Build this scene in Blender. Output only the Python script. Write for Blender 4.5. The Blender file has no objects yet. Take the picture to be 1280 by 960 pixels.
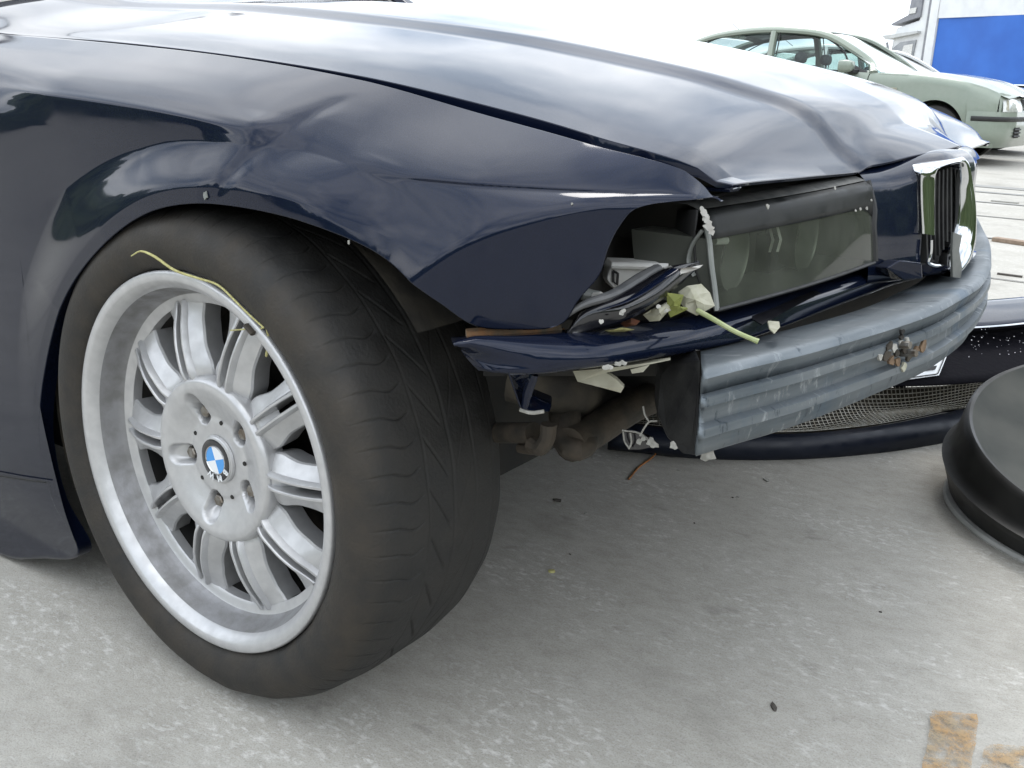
import bpy, bmesh, math, random
import numpy as np
from mathutils import Vector, Matrix
random.seed(7); rng = np.random.default_rng(7)
scene = bpy.context.scene
COL = scene.collection
PI = math.pi

# ------------------------------------------------------------------ camera
CAM = np.array([0.92003, -0.6671, 0.76066])
YAW, PITCH, ROLL, FPX = 0.60717, 0.30492, 0.03478, 1220.113
FW = np.array([-math.sin(YAW)*math.cos(PITCH), math.cos(YAW)*math.cos(PITCH), -math.sin(PITCH)])
_r0 = np.array([math.cos(YAW), math.sin(YAW), 0.0]); _u0 = np.cross(_r0, FW)
RT = math.cos(ROLL)*_r0 + math.sin(ROLL)*_u0
UP = -math.sin(ROLL)*_r0 + math.cos(ROLL)*_u0
cd = bpy.data.cameras.new('camera'); cam = bpy.data.objects.new('camera', cd); COL.objects.link(cam)
cam.matrix_world = Matrix(((RT[0], UP[0], -FW[0], CAM[0]), (RT[1], UP[1], -FW[1], CAM[1]), (RT[2], UP[2], -FW[2], CAM[2]), (0, 0, 0, 1)))
cd.sensor_width = 36.0; cd.lens = 36.0*FPX/1280.0; cd.clip_start = 0.02; cd.clip_end = 2000
scene.camera = cam

# ------------------------------------------------------------------ world, sun, exposure
SUN_EL, SUN_AZ = math.radians(58), math.radians(112)      # azimuth measured from +x towards +y
W = bpy.data.worlds.new('World'); scene.world = W; W.use_nodes = True
nt = W.node_tree; nt.nodes.clear(); N = nt.nodes.new; L = nt.links.new
out = N('ShaderNodeOutputWorld'); bg = N('ShaderNodeBackground'); bg.inputs[1].default_value = 0.1
sky = N('ShaderNodeTexSky'); sky.sky_type = 'NISHITA'; sky.sun_disc = False
sky.sun_elevation = SUN_EL; sky.sun_rotation = math.radians(90) - SUN_AZ
tc = N('ShaderNodeTexCoord'); sep = N('ShaderNodeSeparateXYZ'); L(tc.outputs['Generated'], sep.inputs[0])
def wmath(op, a, b):
    n = N('ShaderNodeMath'); n.operation = op
    for i, v in enumerate((a, b)):
        if isinstance(v, (int, float)): n.inputs[i].default_value = v
        else: L(v, n.inputs[i])
    return n.outputs[0]
zz = wmath('ADD', wmath('MAXIMUM', sep.outputs[2], 0.0), 0.22)
cx = wmath('DIVIDE', sep.outputs[0], zz); cy = wmath('DIVIDE', sep.outputs[1], zz)
cmb = N('ShaderNodeCombineXYZ'); L(cx, cmb.inputs[0]); L(cy, cmb.inputs[1])
nz = N('ShaderNodeTexNoise'); nz.inputs['Scale'].default_value = 1.5; nz.inputs['Detail'].default_value = 6; nz.inputs['Roughness'].default_value = 0.55
L(cmb.outputs[0], nz.inputs['Vector'])
ramp = N('ShaderNodeValToRGB'); L(nz.outputs[0], ramp.inputs[0])
e = ramp.color_ramp.elements; e[0].position = 0.36; e[0].color = (5.6, 6.6, 7.9, 1); e[1].position = 0.66; e[1].color = (17, 17.4, 17.8, 1)
cov = N('ShaderNodeValToRGB'); nz2 = N('ShaderNodeTexNoise'); nz2.inputs['Scale'].default_value = 0.8; nz2.inputs['Detail'].default_value = 4
L(cmb.outputs[0], nz2.inputs['Vector']); L(nz2.outputs[0], cov.inputs[0])
e = cov.color_ramp.elements; e[0].position = 0.34; e[0].color = (0.72, 0.72, 0.72, 1); e[1].position = 0.5; e[1].color = (1, 1, 1, 1)
mixw = N('ShaderNodeMixRGB'); L(cov.outputs[0], mixw.inputs[0]); L(sky.outputs[0], mixw.inputs[1]); L(ramp.outputs[0], mixw.inputs[2])
L(mixw.outputs[0], bg.inputs[0]); L(bg.outputs[0], out.inputs[0])
sd = bpy.data.lights.new('sun', 'SUN'); sd.energy = 0.7; sd.angle = math.radians(20); sd.color = (1.0, 0.96, 0.9)
sun = bpy.data.objects.new('sun', sd); COL.objects.link(sun)
sdir = Vector((math.cos(SUN_EL)*math.cos(SUN_AZ), math.cos(SUN_EL)*math.sin(SUN_AZ), math.sin(SUN_EL)))
sun.rotation_euler = sdir.to_track_quat('Z', 'Y').to_euler()
scene.view_settings.view_transform = 'Standard'; scene.view_settings.look = 'None'
scene.view_settings.exposure = 0.85; scene.view_settings.gamma = 1.0
scene.cycles.max_bounces = 8; scene.cycles.transparent_max_bounces = 16
scene.cycles.caustics_reflective = False; scene.cycles.caustics_refractive = False

# ------------------------------------------------------------------ helpers
def at(u, v, **k):
    """Point of the place seen at photo pixel (u, v) on the plane x=, y= or z= the given value."""
    d = FW + RT*(u-640)/FPX + UP*(480-v)/FPX
    (ax, val), = k.items(); i = 'xyz'.index(ax)
    return CAM + d*((val-CAM[i])/d[i])

def pchip(xs, ys):
    xs = np.asarray(xs, float); ys = np.asarray(ys, float); h = np.diff(xs); dl = np.diff(ys)/h
    m = np.zeros(len(xs))
    if len(xs) > 2:
        for i in range(1, len(xs)-1):
            if dl[i-1]*dl[i] > 0:
                w1 = 2*h[i]+h[i-1]; w2 = h[i]+2*h[i-1]; m[i] = (w1+w2)/(w1/dl[i-1]+w2/dl[i])
    m[0] = dl[0]; m[-1] = dl[-1]
    def f(x):
        x = np.clip(np.asarray(x, float), xs[0], xs[-1]); i = np.clip(np.searchsorted(xs, x)-1, 0, len(h)-1)
        t = (x-xs[i])/h[i]
        return (ys[i]*(1+2*t)*(1-t)**2 + m[i]*h[i]*t*(1-t)**2 + ys[i+1]*t*t*(3-2*t) + m[i+1]*h[i]*t*t*(t-1))
    return f

def spline(pts, n):
    """Resample a polyline of points smoothly (centripetal-ish Catmull-Rom by pchip on arc length)."""
    P = np.asarray(pts, float); s = np.r_[0, np.cumsum(np.linalg.norm(np.diff(P, axis=0), axis=1)+1e-9)]
    if len(P) == 2: t = np.linspace(0, 1, n)[:, None]; return P[0]*(1-t)+P[1]*t
    m = np.gradient(P, s, axis=0); q = np.linspace(0, s[-1], n); i = np.clip(np.searchsorted(s, q)-1, 0, len(s)-2)
    h = (s[i+1]-s[i]); t = ((q-s[i])/h)[:, None]; h = h[:, None]
    return P[i]*(1+2*t)*(1-t)**2 + m[i]*h*t*(1-t)**2 + P[i+1]*t*t*(3-2*t) + m[i+1]*h*t*t*(t-1)

def sst(a, b, x):
    t = np.clip((np.asarray(x, float)-a)/(b-a), 0, 1); return t*t*(3-2*t)

def mesh(name, V, F, mat=None, parent=None, smooth=True, label=None, loc=None, angle=None):
    me = bpy.data.meshes.new(name); me.from_pydata([tuple(map(float, v)) for v in V], [], F); me.validate(); me.update()
    if smooth: me.polygons.foreach_set('use_smooth', [True]*len(me.polygons))
    if smooth and angle is not None: me.set_sharp_from_angle(angle=math.radians(angle))
    o = bpy.data.objects.new(name, me); COL.objects.link(o)
    if mat: me.materials.append(mat)
    if parent: o.parent = parent
    if label: o['label'] = label
    if loc is not None: o.location = loc
    return o

def solid(o, t, off=0.0, bevel=0.0):
    m = o.modifiers.new('s', 'SOLIDIFY'); m.thickness = t; m.offset = off; m.use_even_offset = False
    if bevel: b = o.modifiers.new('b', 'BEVEL'); b.width = bevel; b.segments = 2; b.limit_method = 'ANGLE'
    return o

def thing(name, label, cat, loc=(0, 0, 0), rz=0.0, group=None):
    o = bpy.data.objects.new(name, None); COL.objects.link(o); o.location = loc; o.rotation_euler = (0, 0, rz)
    o.empty_display_size = 0.1; tag(o, label, cat, group); return o
def tag(o, label, cat, group=None):
    o['label'] = label; o['category'] = cat
    if group: o['group'] = group
    return o
def part(name, parent, loc=(0, 0, 0)):
    o = bpy.data.objects.new(name, None); COL.objects.link(o); o.location = loc; o.parent = parent; o.empty_display_size = 0.05; return o

class MB:
    """Collects shapes that become ONE mesh."""
    def __init__(s): s.V = []; s.F = []
    def add(s, V, F):
        b = len(s.V); s.V += [tuple(map(float, v)) for v in V]; s.F += [tuple(i+b for i in f) for f in F]; return s
    def grid(s, G, closeu=False, closev=False, flip=False):
        G = np.asarray(G, float); n, m = G.shape[:2]; F = []
        for i in range(n if closeu else n-1):
            for j in range(m if closev else m-1):
                a, b, c, d = i*m+j, ((i+1) % n)*m+j, ((i+1) % n)*m+(j+1) % m, i*m+(j+1) % m
                F.append((a, d, c, b) if flip else (a, b, c, d))
        return s.add(G.reshape(-1, 3), F)
    def lathe(s, prof, n=48, axis='y', c=(0, 0, 0), a0=0.0, a1=2*PI):
        full = abs(a1-a0-2*PI) < 1e-6; A = np.linspace(a0, a1, n, endpoint=not full); G = []
        for a in A:
            row = []
            for r, d in prof:
                if axis == 'y': row.append((c[0]+r*math.cos(a), c[1]+d, c[2]+r*math.sin(a)))
                elif axis == 'z': row.append((c[0]+r*math.cos(a), c[1]+r*math.sin(a), c[2]+d))
                else: row.append((c[0]+d, c[1]+r*math.cos(a), c[2]+r*math.sin(a)))
            G.append(row)
        return s.grid(G, closeu=full)
    def tube(s, P, r, n=8, flat=1.0, cap=True):
        P = np.asarray(P, float); R = np.full(len(P), r) if np.isscalar(r) else np.asarray(r, float)
        T = np.gradient(P, axis=0); T /= np.linalg.norm(T, axis=1)[:, None]+1e-12; G = []
        up = np.array([0, 0, 1.0]) if abs(T[0][2]) < 0.9 else np.array([1.0, 0, 0])
        a = np.cross(T[0], up); a /= np.linalg.norm(a)
        for i in range(len(P)):
            a = a - T[i]*(a@T[i]); a /= np.linalg.norm(a)+1e-12; b = np.cross(T[i], a)
            G.append([P[i]+R[i]*(math.cos(t)*a+flat*math.sin(t)*b) for t in np.linspace(0, 2*PI, n, endpoint=False)])
        base = len(s.V); s.grid(G, closev=True)
        if cap: s.F.append(tuple(range(base, base+n))); s.F.append(tuple(range(base+(len(P)-1)*n, base+len(P)*n))[::-1])
        return s
    def box(s, lo, hi, M=None):
        V = [Vector((x, y, z)) for x in (lo[0], hi[0]) for y in (lo[1], hi[1]) for z in (lo[2], hi[2])]
        if M is not None: V = [M @ v for v in V]
        return s.add(V, [(0, 1, 3, 2), (4, 6, 7, 5), (0, 4, 5, 1), (2, 3, 7, 6), (0, 2, 6, 4), (1, 5, 7, 3)])
    def prism(s, poly, d):
        """Polygon (3-D points) extruded by the vector d."""
        P = [np.asarray(p, float) for p in poly]; n = len(P); d = np.asarray(d, float)
        V = P + [p+d for p in P]
        return s.add(V, [tuple(range(n))[::-1], tuple(range(n, 2*n))] + [(i, (i+1) % n, (i+1) % n+n, i+n) for i in range(n)])
    def build(s, name, mat=None, parent=None, smooth=True, angle=35, label=None, bevel=0.0, loc=None):
        o = mesh(name, s.V, s.F, mat, parent, smooth, label, loc, angle if smooth else None)
        if bevel: b = o.modifiers.new('b', 'BEVEL'); b.width = bevel; b.segments = 2; b.limit_method = 'ANGLE'; b.angle_limit = 0.6
        return o

def sheet(name, G, mat, parent=None, t=0.0, off=1.0, label=None, angle=None):
    """A curved sheet through a grid of points, given thickness t."""
    o = MB().grid(G).build(name, mat, parent, True, angle, label)
    if t: solid(o, t, off)
    return o

# ------------------------------------------------------------------ materials
def M_(name, c1, c2=None, scale=20.0, rough=0.5, rough2=None, metal=0.0, coat=0.0, bump=0.0, bscale=200.0, spec=0.5, detail=5.0, lo=0.35, hi=0.65, stretch=None, coat_ior=1.5):
    m = bpy.data.materials.new(name); m.use_nodes = True; nt = m.node_tree; p = nt.nodes['Principled BSDF']; NN = nt.nodes.new; LL = nt.links.new
    p.inputs['Base Color'].default_value = (*c1, 1); p.inputs['Roughness'].default_value = rough; p.inputs['Metallic'].default_value = metal
    p.inputs['Coat Weight'].default_value = coat; p.inputs['Coat IOR'].default_value = coat_ior; p.inputs['Coat Roughness'].default_value = 0.02; p.inputs['Specular IOR Level'].default_value = spec
    tcn = NN('ShaderNodeTexCoord'); src = tcn.outputs['Object']
    if stretch:
        mp = NN('ShaderNodeMapping'); LL(src, mp.inputs[0]); mp.inputs['Scale'].default_value = stretch[:3]
        if len(stretch) > 3: mp.inputs['Rotation'].default_value = (0, 0, stretch[3])
        src = mp.outputs[0]
    if c2 is not None or rough2 is not None:
        n = NN('ShaderNodeTexNoise'); n.inputs['Scale'].default_value = scale; n.inputs['Detail'].default_value = detail; LL(src, n.inputs['Vector'])
        mr = NN('ShaderNodeMapRange'); mr.inputs[1].default_value = lo; mr.inputs[2].default_value = hi; LL(n.outputs[0], mr.inputs[0])
        if c2 is not None:
            mx = NN('ShaderNodeMixRGB'); LL(mr.outputs[0], mx.inputs[0]); mx.inputs[1].default_value = (*c1, 1); mx.inputs[2].default_value = (*c2, 1); LL(mx.outputs[0], p.inputs['Base Color'])
        if rough2 is not None:
            mr2 = NN('ShaderNodeMapRange'); LL(mr.outputs[0], mr2.inputs[0]); mr2.inputs[3].default_value = rough; mr2.inputs[4].default_value = rough2; LL(mr2.outputs[0], p.inputs['Roughness'])
    if bump:
        n2 = NN('ShaderNodeTexNoise'); n2.inputs['Scale'].default_value = bscale; n2.inputs['Detail'].default_value = 4; LL(src, n2.inputs['Vector'])
        bp = NN('ShaderNodeBump'); bp.inputs['Strength'].default_value = bump; bp.inputs['Distance'].default_value = 0.003; LL(n2.outputs[0], bp.inputs['Height']); LL(bp.outputs[0], p.inputs['Normal'])
    return m

def concrete():
    m = bpy.data.materials.new('concrete'); m.use_nodes = True; nt = m.node_tree; p = nt.nodes['Principled BSDF']; NN = nt.nodes.new; LL = nt.links.new
    tcn = NN('ShaderNodeTexCoord')
    def noise(scale, det, sc=(1, 1, 1), rot=0.0, rg=0.6):
        mp = NN('ShaderNodeMapping'); LL(tcn.outputs['Object'], mp.inputs[0]); mp.inputs['Scale'].default_value = sc; mp.inputs['Rotation'].default_value = (0, 0, rot)
        n = NN('ShaderNodeTexNoise'); n.inputs['Scale'].default_value = scale; n.inputs['Detail'].default_value = det; n.inputs['Roughness'].default_value = rg; LL(mp.outputs[0], n.inputs['Vector']); return n.outputs[0]
    def rampf(v, a, b, c0, c1):
        r = NN('ShaderNodeMapRange'); r.inputs[1].default_value = a; r.inputs[2].default_value = b; r.inputs[3].default_value = c0; r.inputs[4].default_value = c1; LL(v, r.inputs[0]); return r.outputs[0]
    def mix(f, a, b, op='MIX'):
        x = NN('ShaderNodeMixRGB'); x.blend_type = op
        for i, v in enumerate((f, a, b)):
            if isinstance(v, (int, float)): x.inputs[i].default_value = v
            elif isinstance(v, tuple): x.inputs[i].default_value = (*v, 1)
            else: LL(v, x.inputs[i])
        return x.outputs[0]
    R = -0.75
    big = noise(1.3, 5); mid = noise(26, 9, (1, 1.8, 1), R, .75); fine = noise(110, 6, (1, 1.7, 1), R, 0.75); grit = noise(420, 3)
    streak = noise(12, 9, (1.0, 3.6, 1), R, 0.8); fleck = noise(52, 8, (1, 1.8, 1), R, 0.75); patch = noise(3.2, 6, (1, 1.6, 1), R)
    c = mix(rampf(big, .3, .7, 0, 1), (.375, .358, .318), (.470, .450, .408))
    c = mix(rampf(mid, .36, .62, 0, .9), c, (.300, .282, .245))
    c = mix(rampf(fine, .40, .72, 0, .55), c, (.49, .48, .445))
    c = mix(rampf(grit, .3, .5, .4, 0), c, (.10, .095, .085))
    pm = NN('ShaderNodeMath'); pm.operation = 'MULTIPLY'; LL(rampf(patch, .42, .60, .05, 1), pm.inputs[0]); LL(rampf(fleck, .50, .64, 0, .8), pm.inputs[1])
    c = mix(pm.outputs[0], c, (.64, .63, .60))
    c = mix(rampf(streak, .58, .70, 0, .6), c, (.57, .56, .53))
    stain = noise(2.1, 4); c = mix(rampf(stain, .56, .75, 0, .5), c, (.15, .14, .12))
    dent = noise(9, 7, (1, 1.5, 1), R, .7); c = mix(rampf(dent, .60, .72, 0, .5), c, (.17, .16, .14))
    LL(c, p.inputs['Base Color']); p.inputs['Roughness'].default_value = 0.75; p.inputs['Specular IOR Level'].default_value = 0.35
    b = NN('ShaderNodeBump'); b.inputs['Strength'].default_value = 0.5; b.inputs['Distance'].default_value = 0.003; LL(mix(.5, fine, grit), b.inputs['Height']); LL(b.outputs[0], p.inputs['Normal'])
    return m

def car_paint(name, base, base2, rough=0.3, metal=0.6, dust=(.25, .25, .24), dustamt=0.10, spec=.5, coat_ior=1.5):
    m = M_(name, base, base2, scale=900, rough=rough, metal=metal, coat=1.0, lo=.3, hi=.7, spec=spec, coat_ior=coat_ior)
    nt = m.node_tree; p = nt.nodes['Principled BSDF']; NN = nt.nodes.new; LL = nt.links.new
    tcn = NN('ShaderNodeTexCoord'); n = NN('ShaderNodeTexNoise'); n.inputs['Scale'].default_value = 9; n.inputs['Detail'].default_value = 8; n.inputs['Roughness'].default_value = .7
    LL(tcn.outputs['Object'], n.inputs[0])
    mr = NN('ShaderNodeMapRange'); mr.inputs[1].default_value = .4; mr.inputs[2].default_value = .75; mr.inputs[3].default_value = .035; mr.inputs[4].default_value = .12; LL(n.outputs[0], mr.inputs[0]); LL(mr.outputs[0], p.inputs['Coat Roughness'])
    n2 = NN('ShaderNodeTexNoise'); n2.inputs['Scale'].default_value = 5.0; n2.inputs['Detail'].default_value = 2; LL(tcn.outputs['Object'], n2.inputs[0])
    bp = NN('ShaderNodeBump'); bp.inputs['Strength'].default_value = .07; bp.inputs['Distance'].default_value = .004; LL(n2.outputs[0], bp.inputs['Height']); LL(bp.outputs[0], p.inputs['Coat Normal']); LL(bp.outputs[0], p.inputs['Normal'])
    # thin film of road dust as a diffuse layer
    df = NN('ShaderNodeBsdfDiffuse'); df.inputs[0].default_value = (*dust, 1); ms = NN('ShaderNodeMixShader'); n3 = NN('ShaderNodeTexNoise'); n3.inputs['Scale'].default_value = 14; n3.inputs['Detail'].default_value = 9; n3.inputs['Roughness'].default_value = .75
    LL(tcn.outputs['Object'], n3.inputs[0]); m3 = NN('ShaderNodeMapRange'); m3.inputs[1].default_value = .35; m3.inputs[2].default_value = .8; m3.inputs[3].default_value = dustamt*.3; m3.inputs[4].default_value = dustamt*1.8; LL(n3.outputs[0], m3.inputs[0])
    LL(m3.outputs[0], ms.inputs[0]); LL(p.outputs[0], ms.inputs[1]); LL(df.outputs[0], ms.inputs[2]); LL(ms.outputs[0], nt.nodes['Material Output'].inputs[0])
    return m

def thin_glass(name, tint=(.8, .85, .8), ior=1.5, rough=0.0, haze=0.0, hazec=(.3, .32, .28)):
    m = bpy.data.materials.new(name); m.use_nodes = True; nt = m.node_tree; nt.nodes.clear(); NN = nt.nodes.new; LL = nt.links.new
    o = NN('ShaderNodeOutputMaterial'); tr = NN('ShaderNodeBsdfTransparent'); tr.inputs[0].default_value = (*tint, 1); gl = NN('ShaderNodeBsdfGlossy'); gl.inputs['Roughness'].default_value = rough
    fr = NN('ShaderNodeFresnel'); fr.inputs[0].default_value = ior; mx = NN('ShaderNodeMixShader'); LL(fr.outputs[0], mx.inputs[0]); LL(tr.outputs[0], mx.inputs[1]); LL(gl.outputs[0], mx.inputs[2]); last = mx.outputs[0]
    if haze:
        df = NN('ShaderNodeBsdfDiffuse'); df.inputs[0].default_value = (*hazec, 1); m2 = NN('ShaderNodeMixShader')
        tcn = NN('ShaderNodeTexCoord'); n = NN('ShaderNodeTexNoise'); n.inputs['Scale'].default_value = 14; n.inputs['Detail'].default_value = 6; LL(tcn.outputs['Object'], n.inputs[0])
        mr = NN('ShaderNodeMapRange'); mr.inputs[1].default_value = .3; mr.inputs[2].default_value = .7; mr.inputs[3].default_value = haze*.5; mr.inputs[4].default_value = haze*1.4; LL(n.outputs[0], mr.inputs[0])
        LL(mr.outputs[0], m2.inputs[0]); LL(last, m2.inputs[1]); LL(df.outputs[0], m2.inputs[2]); last = m2.outputs[0]
    LL(last, o.inputs[0]); return m

m_conc = concrete()
m_paint = car_paint('navy_paint', (.0035, .0065, .0185), (.006, .010, .027), metal=.3, rough=.30, dustamt=.002, spec=.0, coat_ior=1.38)
m_black = M_('black_plastic', (.010, .010, .011), (.022, .022, .021), 30, rough=.45, rough2=.65, bump=.15)
m_gloss = M_('gloss_black', (.006, .006, .008), (.012, .012, .015), 25, rough=.12, rough2=.3, coat=.5)
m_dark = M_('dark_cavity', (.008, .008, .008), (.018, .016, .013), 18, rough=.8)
m_under = M_('dirty_underbody', (.018, .016, .013), (.05, .042, .030), 25, rough=.85, bump=.5, bscale=60)
m_rust = M_('rusty_brown_steel', (.020, .017, .012), (.050, .038, .026), 40, rough=.75, bump=.4, bscale=120)
m_alloy = M_('silver_alloy', (.54, .54, .545), (.475, .475, .48), 60, rough=.32, rough2=.45, metal=.5, coat=.25, bump=.06, bscale=300)
m_alloyb = M_('dusty_barrel', (.29, .29, .30), (.22, .217, .215), 45, rough=.45, rough2=.65, metal=.5, bump=.15, bscale=200, detail=8)
m_chrome = M_('chrome', (.58, .59, .60), None, rough=.06, metal=1.0)
m_cream = M_('cream_plastic', (.40, .385, .30), (.28, .265, .20), 40, rough=.6)
m_white = M_('white_plastic', (.72, .72, .70), (.58, .57, .54), 30, rough=.5)
m_torn_glint = M_('torn_edge_glint_white', (.60, .59, .56), (.42, .40, .37), 80, rough=.7)
m_grey = M_('grey_plastic', (.22, .23, .22), (.15, .16, .15), 40, rough=.5)
m_disc = M_('brake_steel', (.018, .017, .016), (.04, .033, .027), 60, rough=.5, metal=.7)
m_bolt = M_('bolt_steel', (.30, .29, .27), (.17, .14, .11), 120, rough=.45, metal=.9)
m_blue = M_('emblem_blue', (.05, .30, .72), None, rough=.25, coat=.6)
m_ew = M_('emblem_white', (.78, .80, .82), None, rough=.25, coat=.6)
m_glass = thin_glass('headlight_glass', (.78, .83, .76), 1.45, 0.03, haze=.20, hazec=(.20, .21, .18))
m_cglass = thin_glass('car_glass', (.72, .80, .78), 1.45)
m_straw = M_('straw', (.52, .50, .22), (.36, .32, .13), 200, rough=.7)
m_dstraw = M_('dry_orange_straw', (.42, .17, .04), (.30, .11, .03), 200, rough=.7)
m_stem = M_('green_stem', (.26, .31, .13), (.35, .38, .21), 120, rough=.6)
m_leaf = M_('pale_dry_leaf', (.40, .39, .31), (.28, .275, .19), 60, rough=.75, bump=.4, bscale=150)
m_leafg = M_('yellow_green_leaf', (.24, .26, .07), (.17, .19, .05), 90, rough=.7)
m_leafb = M_('brown_leaf', (.20, .07, .035), (.11, .05, .03), 90, rough=.75)
m_chip = M_('pale_chip', (.40, .39, .36), (.25, .245, .22), 200, rough=.8)

# ================================================================== SETTING
def struct(o): o['kind'] = 'structure'; return o
g = []
for x in (-900, -60, -12, -4, 0, 4, 12, 60, 900):
    g.append([(x, y, 0) for y in (-900, -60, -12, -4, 0, 4, 12, 60, 900)])
struct(MB().grid(g, flip=False).build('ground', m_conc, smooth=False))
m_joint = M_('joint_filler', (.10, .10, .095), (.17, .165, .155), 14, rough=.9)
m_band = M_('weathered_concrete_band', (.20, .20, .19), (.30, .295, .28), 9, rough=.85, stretch=(.3, 2, 1))
for (y, w, mt) in ((3.95, .018, m_joint), (5.25, .035, m_joint), (8.0, .10, m_band), (8.55, .22, m_band), (6.3, .03, m_joint), (7.2, .06, m_band)):
    gg = [[(x, y+dy*w*.5 + .03*math.sin(x*1.7+y), .004) for dy in (-1, 1)] for x in np.linspace(-14, 14, 60)]
    struct(MB().grid(gg, flip=False).build('expansion_joint', mt, smooth=False))
# rust-coloured painted marks on the concrete
def rust_mark():
    m = M_('rust_mark', (.44, .27, .12), (.38, .30, .20), 34, rough=.9, lo=.36, hi=.62, detail=10, spec=.2)
    nt = m.node_tree; NN = nt.nodes.new; LL = nt.links.new; tcn = NN('ShaderNodeTexCoord'); n = NN('ShaderNodeTexNoise'); n.inputs['Scale'].default_value = 60; n.inputs['Detail'].default_value = 10; n.inputs['Roughness'].default_value = .75; LL(tcn.outputs['Object'], n.inputs[0])
    r = NN('ShaderNodeMapRange'); r.inputs[1].default_value = .42; r.inputs[2].default_value = .60; r.inputs[3].default_value = .12; r.inputs[4].default_value = .95; LL(n.outputs[0], r.inputs[0]); t = NN('ShaderNodeBsdfTransparent'); x = NN('ShaderNodeMixShader'); LL(r.outputs[0], x.inputs[0]); LL(nt.nodes['Principled BSDF'].outputs[0], x.inputs[1]); LL(t.outputs[0], x.inputs[2]); LL(x.outputs[0], nt.nodes['Material Output'].inputs[0])
    return m
m_mark = rust_mark()
for corners in ([(1166, 887), (1223, 893), (1214, 966), (1154, 962)], [(1232, 930), (1300, 934), (1300, 985), (1222, 970)]):
    P = [at(u, v, z=.004) for u, v in corners]
    G = [[P[0]*(1-a)*(1-b)+P[1]*a*(1-b)+P[2]*a*b+P[3]*(1-a)*b + np.array([rng.normal(0, .0012), rng.normal(0, .0012), 0]) for a in np.linspace(0, 1, 9)] for b in np.linspace(0, 1, 9)]
    struct(MB().grid(G).build('ground_marking', m_mark, smooth=False))

# ================================================================== DAMAGED CAR
car = thing('damaged_car', 'dark navy car with crumpled front wing and missing front bumper', 'car')

# ---- fender: skin y = Y(x, z) over the wing outline
_gap = [(-40, 39), (0, 42), (150, 55), (280, 70), (450, 100), (600, 142), (750, 185), (850, 215)]
_gp = np.array([at(u, v, y=.13) for u, v in _gap])
_gt = np.array([at(850, 212, y=.158), at(868, 222, y=.168), at(883, 233, y=.177), at(896, 245, y=.186)])
gx = np.r_[-3.2, -1.2, -.8, _gp[:-1, 0], _gt[:, 0], .62]; gz = np.r_[.87, .835, .806, _gp[:-1, 2], _gt[:, 2], .63]
o_ = np.argsort(gx); zgap = pchip(gx[o_], gz[o_])
ST = [(-3.3, [(0, .13), (.02, .085), (.05, .04), (.08, .022), (.105, .016), (.14, .013), (.25, .010), (.38, .004), (.5, .0), (.62, .005), (.72, .02)]),
      (-.45, [(0, .13), (.02, .085), (.05, .042), (.08, .024), (.102, .0165), (.14, .014), (.25, .010), (.38, .004), (.5, .0), (.62, .005), (.72, .02)]),
      (-.24, [(0, .13), (.02, .085), (.04, .046), (.055, .026), (.063, .0185), (.08, .0175), (.2, .016), (.35, .008), (.5, .0), (.62, .005), (.72, .02)]),
      (.02, [(0, .13), (.02, .085), (.04, .046), (.054, .025), (.0605, .0185), (.075, .018), (.2, .016), (.35, .008), (.5, .0), (.62, .005), (.72, .02)]),
      (.095, [(0, .13), (.02, .09), (.04, .05), (.052, .027), (.058, .0215), (.066, .0185), (.085, .014), (.13, .004), (.2, 0), (.35, 0), (.72, 0)]),
      (.15, [(0, .13), (.02, .095), (.04, .062), (.06, .038), (.08, .024), (.10, .013), (.13, .002), (.16, -.002), (.25, -.002), (.72, 0)]),
      (.224, [(0, .13), (.02, .10), (.04, .072), (.06, .048), (.08, .030), (.10, .014), (.12, .003), (.15, .0), (.3, .0), (.72, 0)]),
      (.30, [(0, .13), (.015, .107), (.03, .083), (.05, .055), (.063, .0395), (.068, .0405), (.085, .028), (.11, .012), (.13, .003), (.16, .001), (.72, 0)]),
      (.365, [(0, .13), (.015, .108), (.03, .082), (.045, .058), (.0525, .0465), (.057, .0485), (.075, .034), (.095, .019), (.115, .009), (.14, .006), (.18, .006), (.72, .006)]),
      (.43, [(0, .132), (.012, .115), (.025, .093), (.036, .074), (.0415, .066), (.0455, .0675), (.058, .056), (.068, .050), (.085, .0475), (.12, .047), (.2, .048), (.72, .05)]),
      (.49, [(0, .14), (.01, .125), (.02, .109), (.029, .098), (.0335, .0985), (.045, .095), (.07, .093), (.16, .095), (.72, .1)]),
      (.55, [(0, .17), (.01, .162), (.02, .156), (.05, .155), (.2, .155), (.72, .155)]),
      (.62, [(0, .22), (.02, .205), (.2, .20), (.72, .2)])]
_sx = np.array([s[0] for s in ST]); _sf = [pchip(*zip(*s[1])) for s in ST]
LIP_PX = [(85, 690), (62, 630), (50, 560), (51, 500), (60, 440), (85, 370), (130, 310), (200, 262), (250, 254), (300, 258), (400, 285), (480, 330), (540, 380), (580, 415)]
lip2 = np.array([at(u, v, y=.0)[[0, 2]] for u, v in LIP_PX]); lipd = spline(lip2, 700)
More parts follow.
